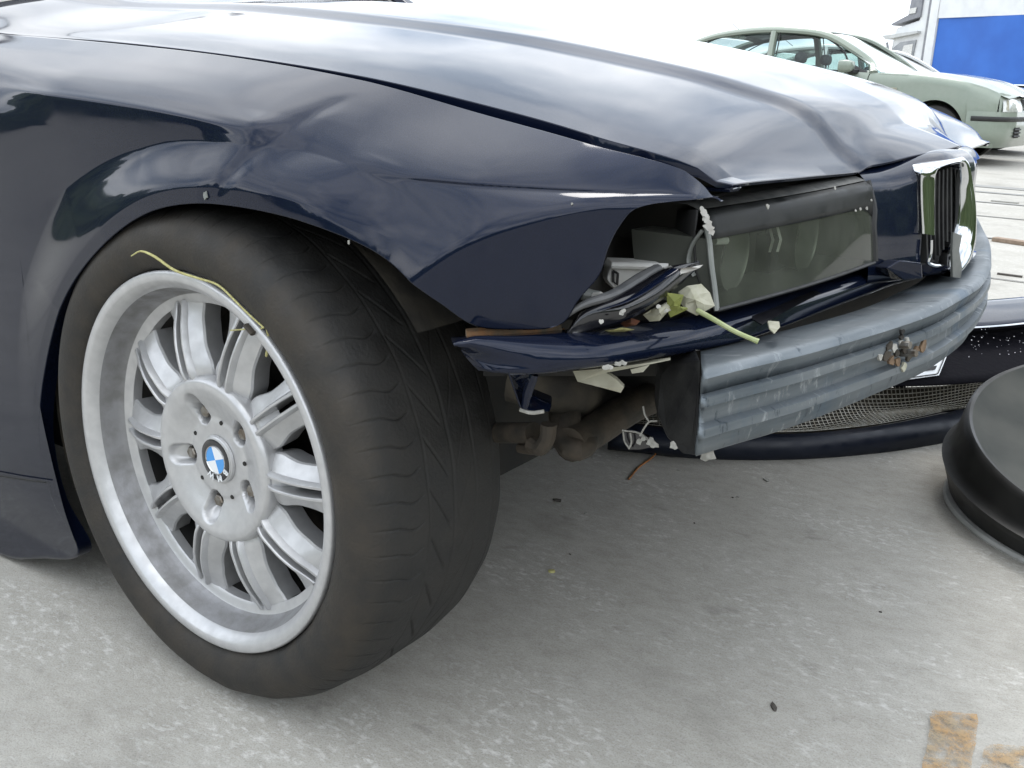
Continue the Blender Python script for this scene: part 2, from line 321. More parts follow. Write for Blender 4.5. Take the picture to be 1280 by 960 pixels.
def Y0(x, z):
    x = np.asarray(x, float); z = np.asarray(z, float); s = np.clip(zgap(x)-z, 0, .72)
    vals = np.array([f(s) for f in _sf]).reshape(len(_sx), -1); xr = np.clip(x.ravel(), _sx[0], _sx[-1]); k = len(_sx)
    i = np.clip(np.searchsorted(_sx, xr)-1, 0, k-2); c = np.arange(xr.size); h = _sx[i+1]-_sx[i]; t = (xr-_sx[i])/h
    def slope(j):
        a, b = np.clip(j-1, 0, k-1), np.clip(j+1, 0, k-1); d1 = (vals[j, c]-vals[a, c])/np.maximum(_sx[j]-_sx[a], 1e-6); d2 = (vals[b, c]-vals[j, c])/np.maximum(_sx[b]-_sx[j], 1e-6)
        return np.where(d1*d2 > 0, 2*d1*d2/(d1+d2+1e-12), 0)
    m0, m1 = slope(i), slope(i+1); v0, v1 = vals[i, c], vals[i+1, c]
    return (v0*(1+2*t)*(1-t)**2+m0*h*t*(1-t)**2+v1*t*t*(3-2*t)+m1*h*t*t*(t-1)).reshape(x.shape)
_zd = pchip([.20, .30, .338, .345, .353, .364, .385, .43, .49, .56], [.50, .548, .577, .583, .590, .600, .6165, .640, .6595, .668])
_yg = pchip([.2, .43, .49, .55, .60], [.13, .132, .145, .178, .22]); _yc = pchip([.2, .30, .365, .43, .49, .55, .6], [.036, .041, .048, .070, .104, .160, .21]); _yd = pchip([.2, .30, .345, .39, .43, .49, .55, .6], [-.002, .001, .006, .018, .041, .088, .150, .2])
def YF(x, z):
    zg = zgap(x); s = np.clip(zg-z, 0, .7); sc = np.clip(zg-.6655, .004, 1); sd = np.maximum(np.clip(zg-_zd(x), 0, 1), sc+.006)
    yg, yc, yd = _yg(x), _yc(x), _yd(x); t = np.clip(s/sc, 0, 1); a = yg+(yc-yg)*(1-(1-t)**1.25)
    def low(v):
        q = np.clip((v-sc)/(sd-sc), 0, 1); return np.where(v < sd, yc+(yd-yc)*(q+.10*np.sin(PI*q)), yd+np.clip(v-sd, 0, 1)*.012)
    wd_ = np.minimum(.006, np.clip(s-sc, 0, 1)); bc = sum(low(s+wd_*k) for k in (-1, -.5, 0, .5, 1))/5
    y = np.where(s < sc, a, bc)
    u = s-sc; fade = sst(.27, .33, x)*(1-sst(.47, .52, x))
    return y+fade*.0046*(.5+.5*np.tanh(u/.0016))*np.exp(-np.clip(u, 0, 1)/.005)-fade*.0014*np.exp(-np.clip(-u, 0, 1)/.005)
def Y(x, z):
    x = np.atleast_1d(np.asarray(x, float)); z = np.atleast_1d(np.asarray(z, float)); y = Y0(x, z); kf = sst(.20, .32, x); y = y*(1-kf)+YF(x, z)*kf
    d = np.sqrt(((x.ravel()[:, None]-lipd[None, :, 0])**2+(z.ravel()[:, None]-lipd[None, :, 1])**2)).min(1).reshape(x.shape)
    ang = np.degrees(np.arctan2(z-.30, -(x-.02)))           # 0 = rearwards, 90 = above the wheel
    wf = np.interp(ang, [0, 25, 50, 75, 95, 120, 150], [.05, .09, .105, .075, .062, .058, .05])
    amt = np.interp(ang, [-10, 10, 30, 60, 95, 112, 124, 140, 160], [0, .25, .8, 1, 1, .8, .3, 0, 0])
    lipw = .017
    ramp = 1-np.clip((d-lipw)/(wf-lipw), 0, 1); ramp = np.where(ramp > 0, ramp*ramp*(3-2*ramp)*.5+ramp*.5, 0)
    tgt = -.006 + .004*np.clip((lipw-d)/lipw, 0, 1)*0
    y = y + (tgt-y)*ramp*amt
    # soft dents of the crumpled wing
    y = y + .004*np.exp(-(((x-.16)/.03)**2+((z-.70)/.035)**2)) - .003*np.exp(-(((x-.24)/.04)**2+((z-.675)/.02)**2))
    y = y + .0025*np.exp(-(((x-.10)-(z-.66)*.8)/.012)**2)*sst(.62, .66, z)*(1-sst(.72, .74, z))
    return y
def on_fender(u, v):
    y = .03
    for _ in range(25):
        p = at(u, v, y=y); y = .5*y+.5*float(Y(p[0], p[2])[0])
    return at(u, v, y=y)
front_px = [(640, 412), (700, 405), (718, 378), (745, 345), (757, 310), (770, 285), (790, 263), (812, 256), (835, 253), (868, 250), (895, 247)]
_bl = [at(u, v, y=.014)[[0, 2]] for u, v in ((0, 697), (45, 700))]
bot = [np.array([-.95, _bl[0][1]]), np.array([-.62, _bl[0][1]]), _bl[0], _bl[1]] + list(lip2)
bot += [on_fender(u, v)[[0, 2]] for u, v in front_px]
bot = np.array(bot)
top_x = [-.95, -.62, -.50, -.42, -.395, -.37, -.345, -.32, -.285, -.235, -.155, -.05, .03, .105, .21, .28, .325, .35, .385, .42, .445, .465, .478, .49, .503, .515, .527, .542, .5555]
NC, NR = 520, 170
par = np.linspace(0, 1, len(bot)); pf = np.linspace(0, 1, NC)
seg = np.r_[0, np.cumsum(np.linalg.norm(np.diff(bot, axis=0), axis=1)+.015)]; seg /= seg[-1]
bx = pchip(seg, bot[:, 0])(pf) if False else np.interp(pf, seg, bot[:, 0]); 
Bq = spline(bot, 2400); sq = np.r_[0, np.cumsum(np.linalg.norm(np.diff(Bq, axis=0), axis=1))]; sq /= sq[-1]
kn = [int(np.argmin(((Bq-b)**2).sum(1))) for b in bot]; ksq = sq[kn]; ksq[0] = 0; ksq[-1] = 1
pq = np.interp(pf, seg, ksq); Bc = np.c_[np.interp(pq, sq, Bq[:, 0]), np.interp(pq, sq, Bq[:, 1])]
tx = np.interp(pf, seg, top_x); Tc = np.c_[tx, zgap(tx)]
rows = np.linspace(0, 1, NR)**1.25
XX = Tc[:, None, 0]*(1-rows)[None]+Bc[:, None, 0]*rows[None]; ZZ = Tc[:, None, 1]*(1-rows)[None]+Bc[:, None, 1]*rows[None]
YY = Y(XX, ZZ)
G = np.stack([XX, YY, ZZ], -1)
# returns: edge folded into the bonnet gap, lip folded into the arch
_hh = np.clip(G[:, 0, 2]-G[:, -1, 2], 0, .04)*.6; topr = [G[:, 0]+np.c_[np.zeros(NC), np.full(NC, .004), -np.minimum(.003, _hh)], G[:, 0]+np.c_[np.zeros(NC), np.full(NC, .007), -np.minimum(.03, _hh)]]
n_l = len(pf[pf <= seg[4+len(LIP_PX)-1]])
inw = np.zeros((NC, 3)); inw[:, 1] = .014
cxz = np.array([.03, .31]); dd = Bc-cxz; dd /= np.linalg.norm(dd, axis=1)[:, None]
low = G[:, -1]+np.c_[dd[:, 0]*.0015, np.where(np.arange(NC) < n_l, .003, .001), dd[:, 1]*.0015]; low2 = G[:, -1]+np.c_[dd[:, 0]*.002, np.where(np.arange(NC) < n_l-4, .022, .003), dd[:, 1]*.002]
GF = np.concatenate([topr[1][:, None], topr[0][:, None], G, low[:, None], low2[:, None]], 1)
fender = sheet('fender', GF, m_paint, car, label='crumpled right front wing')
FEND = G
# grey blemish on the arch lip, chips of bare metal
def blob(P, n, r, mat, name, parent, label=None, sx=1.0, t=.0012):
    n = np.asarray(n, float)/np.linalg.norm(n); a = np.cross(n, [0, 0, 1]); a /= np.linalg.norm(a)+1e-9; b = np.cross(n, a)
    k = 9; ring = [P + (math.cos(q)*a*sx+math.sin(q)*b)*r*(1+.35*rng.uniform(-1, 1)) for q in np.linspace(0, 2*PI, k, endpoint=False)]
    return MB().prism(ring, n*t).build(name, mat, parent, smooth=False, label=label)
for u, v, r, mt in ((258, 244, .0045, m_grey), (437, 303, .0018, m_chip), (716, 255, .0014, m_chip)):
    p = on_fender(u, v); blob(p+np.array([.0, -.0006, .0]), (.0, -1, .1), r, mt, 'paint_chip', fender, sx=.7)
# seam line low on the wing in front of the door
MB().tube([at(-30, 590, y=-.0012), at(20, 598, y=-.0012), at(57, 603, y=-.0018)], .0011, 6).build('seam_line', m_dark, fender)

# ---- wheel-arch liner, engine bay, underbody
lin = []
for a in np.linspace(math.radians(38), math.radians(200), 40):
    lin.append([(.03+.40*math.cos(a)*(.93 if math.cos(a) < 0 else .93), y, .30+.36*math.sin(a)) for y in (.03, .12, .22, .34)])
MB().grid(lin).build('arch_liner', m_under, car)
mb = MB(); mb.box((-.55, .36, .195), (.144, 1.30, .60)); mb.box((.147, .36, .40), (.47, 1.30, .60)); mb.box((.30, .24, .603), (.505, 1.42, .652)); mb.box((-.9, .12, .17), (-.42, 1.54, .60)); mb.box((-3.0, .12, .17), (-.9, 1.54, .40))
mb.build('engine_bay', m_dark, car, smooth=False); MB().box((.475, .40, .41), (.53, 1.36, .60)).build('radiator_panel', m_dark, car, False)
mb = MB(); mb.box((-.5, .33, .183), (.10, 1.33, .193)); mb.build('undertray', m_under, car, smooth=False)

# ---- bonnet
hx = np.array([-.95, -.70, -.41, -.117, .155, .317, .455, .549, .63])
edge_px = [(0, 34), (150, 45), (280, 59), (450, 85), (600, 119), (750, 161), (850, 196), (905, 221)]
ep = np.array([at(u, v, y=yy) for (u, v), yy in zip(edge_px, [.15]*6+[.165, .215])])
ey = pchip([-1.2, .43, .50, .548, .64], [.148, .150, .168, .212, .225])
ze = pchip(np.r_[-1.0, -.75, ep[:, 0], .64], np.r_[.845, .822, ep[:, 2], .668])
amp = pchip([-1.0, -.41, -.05, .2, .385, .54, .64], [.088, .088, .076, .068, .060, .040, .030])
crown = pchip([0, .06, .14, .3, .5, .75, 1.0], [0, .16, .32, .56, .79, .94, 1.0])
xf = pchip([.15, .2, .4, .58, .66, .75, .83], [.549, .552, .558, .574, .592, .612, .622])
yr = pchip([-1.0, -.2, .2, .42, .52, .62], [.33, .40, .43, .47, .53, .60])
zfr = pchip([.15, .215, .4, .58, .7, .83], [.679, .679, .6755, .673, .682, .690])
def hood_z(x, y):
    w = np.clip((y-ey(x))/(.83-ey(x)), 0, 1); z = ze(x)+amp(x)*crown(w)
    s = sst(-.022, .022, y-yr(x)); z = z + .0075*(s-1)*(1-sst(.55, .66, x)*.4)
    xe = xf(y); ww = np.clip((y-ey(xe))/(.83-ey(xe)), 0, 1); ztop = ze(xe)+amp(xe)*crown(ww); A = ztop-zfr(y); d = xe-x; z = z - A*np.clip(1-d/.085, 0, 1)**2.0
    return z
hw = np.r_[np.linspace(0, .07, 7), np.linspace(.09, 1, 62)]; ht = np.linspace(0, 1, 80)**.8; HG = []
def hrow(w, mir):
    y_f = .215+(.83-.215)*w; x0 = -.78-.10*w; x1 = float(xf(y_f)); xs = x0+(x1-x0)*ht; e_ = ey(xs); ys = e_+(.83-e_)*w
    return [(x, 1.66-y if mir else y, float(hood_z(x, y))) for x, y in zip(xs, ys)]
HG = np.array([hrow(w, False) for w in hw]+[hrow(w, True) for w in hw[:-1][::-1]])
flank = np.interp(HG[0, :, 0], [-.8, -.4, .0, .2, .45, .55], [.016, .016, .017, .021, .026, .004])
def side_rows(e, sgn):
    a0 = e.copy(); a0[:, 1] -= sgn*.0012; a0[:, 2] -= .0003; a = e.copy(); a[:, 1] -= sgn*.0016; a[:, 2] -= .0012; b = e.copy(); b[:, 1] += sgn*.0010; b[:, 2] -= flank; c = b.copy(); c[:, 1] += sgn*.02
    return [c, b, a, a0]
HG = np.concatenate([np.array(side_rows(HG[0], 1)), HG, np.array(side_rows(HG[-1], -1)[::-1])], 0)
fe = HG[:, -1:].copy(); fe1 = fe+np.array([.0004, 0, -.0010]); fe2 = fe+np.array([-.002, 0, -.0040]); fe3 = fe+np.array([-.03, 0, -.005])
hood = sheet('bonnet', np.concatenate([HG, fe1, fe2, fe3], 1), m_paint, car, angle=30)
# inner channel under the bonnet edge (rubber strip and inner wing)
ch = []
for t in np.linspace(0, 1, 40):
    x = -.75+(.49+.75)*t; ch.append([(x, .138, float(zgap(x))-.026), (x, .165, float(zgap(x))-.030), (x, .19, float(zgap(x))-.012), (x, .22, float(zgap(x))-.012)])
MB().grid(ch).build('bonnet_gutter', m_black, car)

# ---- dark slam panel between bonnet edge and headlight
sp = []
for y, x in ((.24, .505), (.30, .52), (.40, .53), (.56, .55), (.83, .60), (1.10, .55)):
    sp.append([(x-.06, y, .70), (x-.03, y, .672), (x-.02, y, .645), (x-.02, y, .56), (x-.02, y, .50)])
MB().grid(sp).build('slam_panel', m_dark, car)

# ---- headlight
hl = part('headlight', car)
def lens_pt(y, f):   # f 0 bottom .. 1 top of the glass
    k = (y-.205)/.35; x = .5455+.052*k+.006*math.sin(PI*k); zb = .548+.012*k; zt = .620+.020*k
    return np.array([x-.012*f-.004*f*f, y, zb+(zt-zb)*f])
def pxh(u, v, y): return at(u, v, y=y)
y0, y1 = .207, .552
g0 = [(896, 386), (893, 360), (889, 330), (887, 299)]; g1 = [(1092, 327), (1092, 300), (1092, 280), (1091, 257)]
left = spline([pxh(u, v, y0) for u, v in g0], 8); right = spline([pxh(u, v, y1) for u, v in g1], 8)
def ruled(Lc, Rc, n, bulge): return np.array([[Lc[j]*(1-t)+Rc[j]*t+np.array([bulge*math.sin(PI*t), 0, 0]) for j in range(len(Lc))] for t in np.linspace(0, 1, n)])
LG = ruled(left, right, 24, .006)
# rounded upper inner corner of the glass
for i, t in enumerate(np.linspace(0, 1, 24)):
    k = max(0, (t-.86)/.14)**2*.012
    for j in range(8): LG[i, j, 2] -= k*(j/7)
sheet('lens', LG, m_glass, hl)
tl = spline([pxh(887, 299, y0), pxh(884, 283, y0), pxh(880, 264, y0+.004)], 6); trr = spline([pxh(1091, 257, y1), pxh(1091, 240, y1), pxh(1088, 227, y1)], 6)
TG = ruled(tl, trr, 24, .007)
for i in range(24): TG[i, -1] += np.array([-.006, 0, 0]); 
for i, t in enumerate(np.linspace(0, 1, 24)): TG[i, 0] = LG[i, -1]+np.array([.001, 0, 0])
m_trim = M_('dusty_black_trim', (.008, .009, .009), (.028, .029, .028), 30, rough=.4, rough2=.6, spec=.2)
sheet('upper_trim', TG, m_trim, hl, t=.004, off=-1)
topc = np.array([[TG[i, -1]+np.array([-.000, 0, .001]), TG[i, -1]+np.array([-.012, 0, .005]), TG[i, -1]+np.array([-.028, 0, .004])] for i in range(24)])
sheet('trim_ledge', topc, M_('dusty_ledge', (.03, .031, .03), (.07, .07, .065), 60, rough=.7), hl)
back = LG.copy(); back[:, :, 0] -= .085
m_refl = M_('dull_reflector', (.20, .205, .18), (.30, .305, .27), 12, rough=.35, rough2=.5, metal=.6)
m_hous = M_('lamp_housing', (.06, .064, .055), (.10, .104, .09), 10, rough=.4)
sheet('lamp_housing', back, m_hous, hl)
MB().grid(np.array([[LG[i, 0]+np.array([-.002, 0, 0]), back[i, 0]] for i in range(24)])).build('lamp_floor', m_hous, hl)
MB().grid(np.array([[LG[i, -1]+np.array([-.002, 0, 0]), back[i, -1]] for i in range(24)])).build('lamp_roof', m_hous, hl)
MB().grid(np.array([[LG[0, j], back[0, j]] for j in range(8)])).build('lamp_side', m_hous, hl)
MB().grid(np.array([[LG[-1, j], back[-1, j]] for j in range(8)])).build('lamp_side', m_hous, hl)
for t, r in ((.27, .046), (.70, .047)):
    c = LG[int(t*23)].mean(0)+np.array([-.034, 0, .002]); r -= .009
    prof = [(r, 0), (r-.002, -.003), (r*.86, -.028), (r*.6, -.050), (.016, -.060), (.0, -.060)]
    b = MB().lathe(prof, 40, 'x', c); b.build('reflector', m_refl, hl)
    MB().lathe([(.0, .004), (.009, .002), (.013, -.006), (.014, -.05)], 24, 'x', c-np.array([.02, 0, 0])).build('bulb_shield', m_chrome, hl)
for uu in (980, 990):
    MB().grid([[pxh(uu+du, 318-.05*(uu-980)-k*2.0, .365+.002*du)+np.array([-.014-.004*abs(k-8)/8, 0, 0]) for du in (0, 3.5)] for k in range(17)]).build('glint_strip', m_torn_glint, hl)  # pale strips painted in as upright glints inside the lamp
MB().tube([pxh(905, 303, .235)+np.array([-.01, 0, 0]), pxh(920, 302, .25)+np.array([-.01, 0, 0])], .004, 8).build('lamp_white_bar', m_white, hl)  # short white bar in the lamp's upper outer corner
fr = spline([pxh(896, 388, y0), pxh(893, 360, y0), pxh(889, 330, y0), pxh(886, 299, y0), pxh(882, 280, y0)], 14)
MB().tube(fr, .0042, 8, flat=.6).build('lens_rim', m_grey, hl)
fr = np.concatenate([LG[:, 0], ]); MB().tube(fr+np.array([.001, 0, -.001]), .0022, 6).build('lens_rim', m_black, hl)
fr = spline([LG[-1, 0], LG[-1, 3], LG[-1, 6], TG[-1, 0]+np.array([0, .002, 0]), TG[-1, -1]+np.array([0, .003, 0])], 14); MB().tube(fr+np.array([.0, .004, 0]), .0045, 8).build('lens_rim', m_black, hl)
# torn white edge on the trim corner
for (u, v, r) in ((880, 266, .0035), (884, 275, .003), (886, 283, .0045), (877, 261, .002), (883, 270, .002), (889, 290, .003), (887, 278, .002), (881, 274, .0022), (890, 285, .002)):
    blob(pxh(u, v, y0-.006), (.4, -1, .2), r, m_torn_glint, 'torn_edge', hl, t=.002)
for (u, v, r, t) in ((945, 257, .003, .28), (957, 272, .0018, .35), (1000, 258, .0016, .55), (1030, 234, .0018, .7), (1076, 249, .0016, .93), (987, 268, .0015, .5), (1062, 260, .002, .85), (1070, 259, .002, .87), (1056, 262, .0015, .83)):
    yy = y0+(y1-y0)*t; blob(pxh(u, v, yy)+np.array([.012, 0, 0]), (1, -.5, .3), r, m_chip, 'paint_chip', hl, sx=.7)
# side of the lamp pod towards the empty indicator bay
bay = np.array([[pxh(873, 262, .205)+np.array([-.0, 0, 0]), pxh(869, 300, .207), pxh(872, 340, .207), pxh(888, 388, .207)], [pxh(850, 262, .24), pxh(846, 300, .24), pxh(850, 340, .24), pxh(880, 392, .24)], [pxh(800, 255, .30), pxh(800, 300, .30), pxh(800, 345, .30), pxh(840, 400, .30)]])
sheet('lamp_pod', bay, M_('pod_grey', (.012, .012, .012), (.022, .022, .021), 20, rough=.6), hl, t=.002)
MB().tube(spline([pxh(878, 288, .203), pxh(866, 305, .204), pxh(861, 330, .205), pxh(868, 345, .205)], 12), .0035, 8, flat=.5).build('pod_rim', m_grey, hl)

# ---- empty indicator bay behind the wing corner
ib = []
for v in (250, 300, 340, 400, 430):
    ib.append([on_fender(752 if v < 300 else 740, max(v, 290))*0+at(735, v, y=.12), at(780, v, y=.28), at(830, v, y=.33), at(875, v, y=.30)])
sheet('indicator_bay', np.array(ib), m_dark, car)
# cream connector box in the bay
P = [at(762, 334, y=.17), at(770, 331, y=.17), at(832, 333, y=.19), at(836, 352, y=.19), at(800, 372, y=.18), at(768, 362, y=.17), at(759, 350, y=.165)]
MB().prism(P, (-.03, .03, 0)).build('lamp_socket', m_white, car, smooth=False, bevel=.0015)
P2 = [p+np.array([.002, -.003, 0]) for p in (at(766, 338, y=.17), at(772, 341, y=.17), at(771, 355, y=.17), at(766, 351, y=.17))]
MB().tube(P2+[P2[0]], .0014, 6).build('socket_slot', m_black, car)
MB().tube([at(764, 331, y=.168)+np.array([.002, -.002, 0]), at(834, 333, y=.188)+np.array([.002, -.002, 0])], .0035, 8).build('socket_lip', m_white, car)
MB().tube([at(728, 367, y=.11), at(750, 372, y=.12)], .006, 10).build('bulb_holder', m_grey, car); MB().tube([at(742, 371, y=.112), at(752, 370, y=.112)], .004, 8).build('bulb_tip', m_white, car)

# ---- torn curved surround lying in the bay (outer skin, inner rib, white torn edge)
A = spline([at(708, 418, y=.075), at(722, 392, y=.085), at(760, 372, y=.10), at(800, 350, y=.13), at(838, 332, y=.16), at(872, 331, y=.185)], 26)
B = spline([at(712, 420, y=.070), at(735, 415, y=.085), at(780, 402, y=.10), at(820, 380, y=.125), at(850, 356, y=.155), at(874, 333, y=.185)], 26)
Gt = []
for i in range(26):
    mid = .5*(A[i]+B[i])+np.array([.012, -.010, .0])*math.sin(PI*i/25)
    Gt.append(spline([A[i], .6*A[i]+.4*mid+np.array([.004, -.004, .004]), mid, B[i]], 9))
torn = sheet('torn_surround', np.array(Gt), m_gloss, car, t=.003)
r1 = spline([at(700, 402, y=.07), at(725, 383, y=.08), at(765, 369, y=.10), at(795, 352, y=.13), at(822, 336, y=.16)], 20)
MB().tube(r1, np.interp(np.linspace(0, 1, 20), [0, .3, .8, 1], [.002, .006, .0085, .007]), 10, flat=.7).build('rubber_rib', M_('dusty_rubber_strip', (.06, .062, .065), (.11, .11, .11), 40, rough=.6), torn)
sh = spline([at(745, 385, y=.085), at(780, 374, y=.10), at(815, 352, y=.13), at(838, 336, y=.155)], 14)
MB().tube(sh+np.array([.006, -.008, .0]), np.interp(np.linspace(0, 1, 14), [0, .5, 1], [.001, .006, .008]), 8, flat=.35).build('painted_edge', m_paint, torn)
we = [at(824, 333, y=.16), at(832, 331, y=.16), at(838, 335, y=.163), at(848, 334, y=.165), at(858, 333, y=.17), at(866, 331, y=.18), at(872, 330, y=.183), at(868, 334, y=.18), at(858, 338, y=.17), at(846, 341, y=.165), at(838, 346, y=.162), at(831, 344, y=.16)]
MB().prism([p+np.array([.010, -.010, .002]) for p in we], (-.004, .004, -.002)).build('torn_edge', m_torn_glint, torn, smooth=False)
for u, v in ((744, 391), (770, 378), (768, 380), (812, 372), (822, 377)):
    blob(at(u, v, y=.10)+np.array([.022, -.026, .0]), (.5, -1, .3), .0022, m_chip, 'paint_chip', torn)

# ---- painted trim strip below the headlight
top_px = [(570, 432), (600, 429), (640, 428), (720, 421), (800, 411), (860, 403), (900, 394), (960, 378), (1000, 366), (1050, 352), (1100, 340), (1146, 331)]
mid_px = [(578, 441), (610, 447), (650, 450), (720, 449), (800, 438), (870, 426), (920, 413), (980, 394), (1030, 378), (1080, 362), (1120, 349), (1150, 341)]
bot_px = [(598, 463), (625, 466), (665, 467), (730, 461), (800, 451), (870, 439), (925, 427), (975, 410), (1030, 389), (1080, 370), (1120, 355), (1152, 347)]
def strip_row(px, z, n=70, zr=None):
    return spline([at(u, v, z=z) for u, v in px], n)
ra, rb, rc = strip_row(top_px, .5385), strip_row(mid_px, .524), strip_row(bot_px, .512)
r_in = ra+np.array([-.03, .03, -.004]); r_un = rc+np.array([-.02, .03, .004])
SG = np.array([spline([r_in[i], ra[i], .5*ra[i]+.5*rb[i]+np.array([.003, -.002, .0025]), rb[i], rc[i], r_un[i]], 16) for i in range(70)])
strip = sheet('headlight_strip', SG, m_paint, car, t=.002)
# dark flap and chipped notch on the strip
nt_ = [at(936, 398, z=.533), at(958, 390, z=.533), at(1012, 366, z=.534), at(1022, 369, z=.533), at(985, 388, z=.531), at(948, 409, z=.529), at(936, 402, z=.532)]
MB().prism([p+np.array([.0045, -.004, .0035]) for p in nt_], (.0008, -.0008, .001)).build('scraped_patch', m_gloss, strip, smooth=False)
ff = [at(954, 402, z=.53), at(968, 403, z=.53), at(969, 410, z=.53), at(962, 418, z=.53), at(956, 412, z=.53)]
MB().prism([p+np.array([.007, -.008, .003]) for p in ff], (.001, -.001, .001)).build('torn_flake', m_leaf, strip, smooth=False)
for u, v in ((772, 452), (778, 451), (760, 456), (735, 452), (758, 457)):
    blob(at(u, v, z=.515)+np.array([.004, -.006, .0]), (.3, -1, .2), .0022, m_chip, 'paint_chip', strip, sx=1.6)
# strip end cap by the grille
P = [at(1098, 332, y=.57), at(1115, 322, y=.585), at(1143, 326, y=.615), at(1144, 345, y=.625), at(1120, 347, y=.60)]
MB().prism([p+np.array([.012, -.01, 0]) for p in P], (-.02, .02, -.004)).build('strip_end', m_paint, car, smooth=False, bevel=.002)
# rusty seam of the wing foot above the strip
mb = MB(); mb.tube(spline([at(583, 421, y=.03), at(620, 418, y=.05), at(660, 416, y=.075), at(700, 410, y=.10)], 14), [.006]*14, 8, flat=1.3)
mb.tube(spline([at(590, 426, y=.045), at(640, 424, y=.07), at(705, 416, y=.115)], 10), .005, 8); mb.build('rusty_flange', M_('rusty_flange', (.10, .085, .06), (.22, .11, .045), 70, rough=.8, bump=.5, bscale=200), car)
mb = MB(); mb.grid(np.array([[at(u, v, y=yy) for v in (400, 430, 470)] for u, yy in ((604, .17), (640, .18), (700, .20), (800, .24), (880, .29))])); mb.build('inner_wing', m_dark, car)

# ---- parts hanging below the strip
P = [at(634, 466, y=.06), at(650, 512, y=.075), at(664, 516, y=.08), at(688, 515, y=.09), at(690, 505, y=.10), at(660, 492, y=.09), at(672, 466, y=.08)]
MB().prism(P, (-.012, .02, 0)).build('bumper_bracket', m_paint, car, smooth=False, bevel=.002)
MB().tube(spline([at(668, 468, y=.07), at(660, 490, y=.07), at(656, 510, y=.072)], 8), [.004, .005, .005, .005, .005, .004, .004, .003], 8).build('bracket_edge', m_paint, car)
MB().tube(spline([at(650, 512, y=.072), at(665, 516, y=.075), at(680, 514, y=.08)], 6), .002, 6).build('bracket_lip', m_chip, car)
P = [at(716, 464, y=.10), at(722, 477, y=.10), at(750, 484, y=.105), at(776, 491, y=.11), at(780, 484, y=.11), at(770, 474, y=.11), at(757, 466, y=.11), at(800, 458, y=.125), at(838, 450, y=.14), at(760, 460, y=.11)]
MB().prism(P, (-.004, .008, 0)).build('broken_bracket', m_cream, car, smooth=False)
P = [at(788, 462, y=.12), at(812, 456, y=.13), at(804, 465, y=.125), at(790, 467, y=.12)]
MB().prism(P, (-.003, .006, 0)).build('broken_bracket', m_cream, car, smooth=False)
# steering and suspension pieces
MB().tube(spline([at(612, 541, y=.20), at(640, 541, y=.19), at(667, 541, y=.18)], 8), .012, 14).build('tie_rod', m_rust, car)
b = MB(); b.tube(spline([at(664, 555, y=.17), at(676, 560, y=.165), at(684, 548, y=.165), at(686, 530, y=.165)], 10), .009, 10); b.tube(spline([at(650, 560, y=.19), at(668, 562, y=.18), at(684, 556, y=.17)], 8), .006, 8); b.build('ball_joint', m_rust, car)
MB().tube(spline([at(712, 556, y=.20), at(740, 540, y=.25), at(790, 508, y=.33), at(850, 482, y=.42)], 12), .020, 14).build('control_arm', m_rust, car)
MB().tube(spline([at(700, 500, y=.28), at(712, 530, y=.22), at(705, 556, y=.20), at(722, 562, y=.20), at(738, 545, y=.24)], 14), .013, 12).build('anti_roll_link', m_rust, car)
mb = MB(); P = [at(690, 492, y=.24), at(716, 492, y=.26), at(712, 520, y=.22), at(703, 548, y=.20), at(686, 540, y=.19), at(684, 505, y=.21)]; mb.prism(P, (-.02, .04, 0)); mb.build('hub_carrier', m_rust, car, smooth=False, bevel=.004)
blob(at(687, 533, y=.168), (.2, -1, .2), .0035, m_chip, 'grease_spot', car)
MB().tube(spline([at(640, 470, y=.2), at(690, 482, y=.22), at(730, 500, y=.3), at(790, 495, y=.42)], 12), .03, 12).build('subframe', m_under, car)
MB().tube([at(730, 520, y=.30), at(752, 512, y=.32)], .006, 8).build('brake_line', m_grey, car)
# black plate beside the bar end
P = [at(876, 450, y=.15), at(868, 556, y=.13), at(884, 572, y=.14), at(852, 568, y=.15), at(834, 548, y=.17), at(822, 520, y=.18), at(826, 470, y=.19), at(840, 452, y=.18)]
MB().prism(P, (-.03, .05, 0)).build('bar_mount', m_black, car, smooth=False, bevel=.003)
# torn mounting tab with whitened edges
P = [at(780, 540, y=.20), at(800, 543, y=.20), at(814, 548, y=.20), at(818, 558, y=.20), at(800, 562, y=.20), at(786, 562, y=.20), at(780, 552, y=.20)]
tab = MB().prism(P, (-.002, .006, 0)).build('torn_tab', m_gloss, car, smooth=False)
for pts in ([(778, 538), (800, 542), (808, 547), (816, 553), (822, 556)], [(779, 540), (781, 552), (787, 561)], [(800, 545), (806, 534), (812, 527), (822, 526)], [(812, 528), (806, 518), (804, 508)], [(788, 541), (789, 555), (786, 561)], [(800, 543), (812, 550), (816, 548)]):
    MB().tube(spline([at(u, v, y=.196) for u, v in pts], 12), .0010, 6).build('stress_line', m_chip, tab)
for u, v, r in ((886, 568, .006), (842, 557, .004), (799, 552, .003), (818, 556, .004), (805, 548, .003), (880, 571, .004), (813, 552, .004)):
    blob(at(u, v, y=.135 if u > 830 else .194), (.2, -1, .2), r, m_chip, 'plastic_crumb', tab)

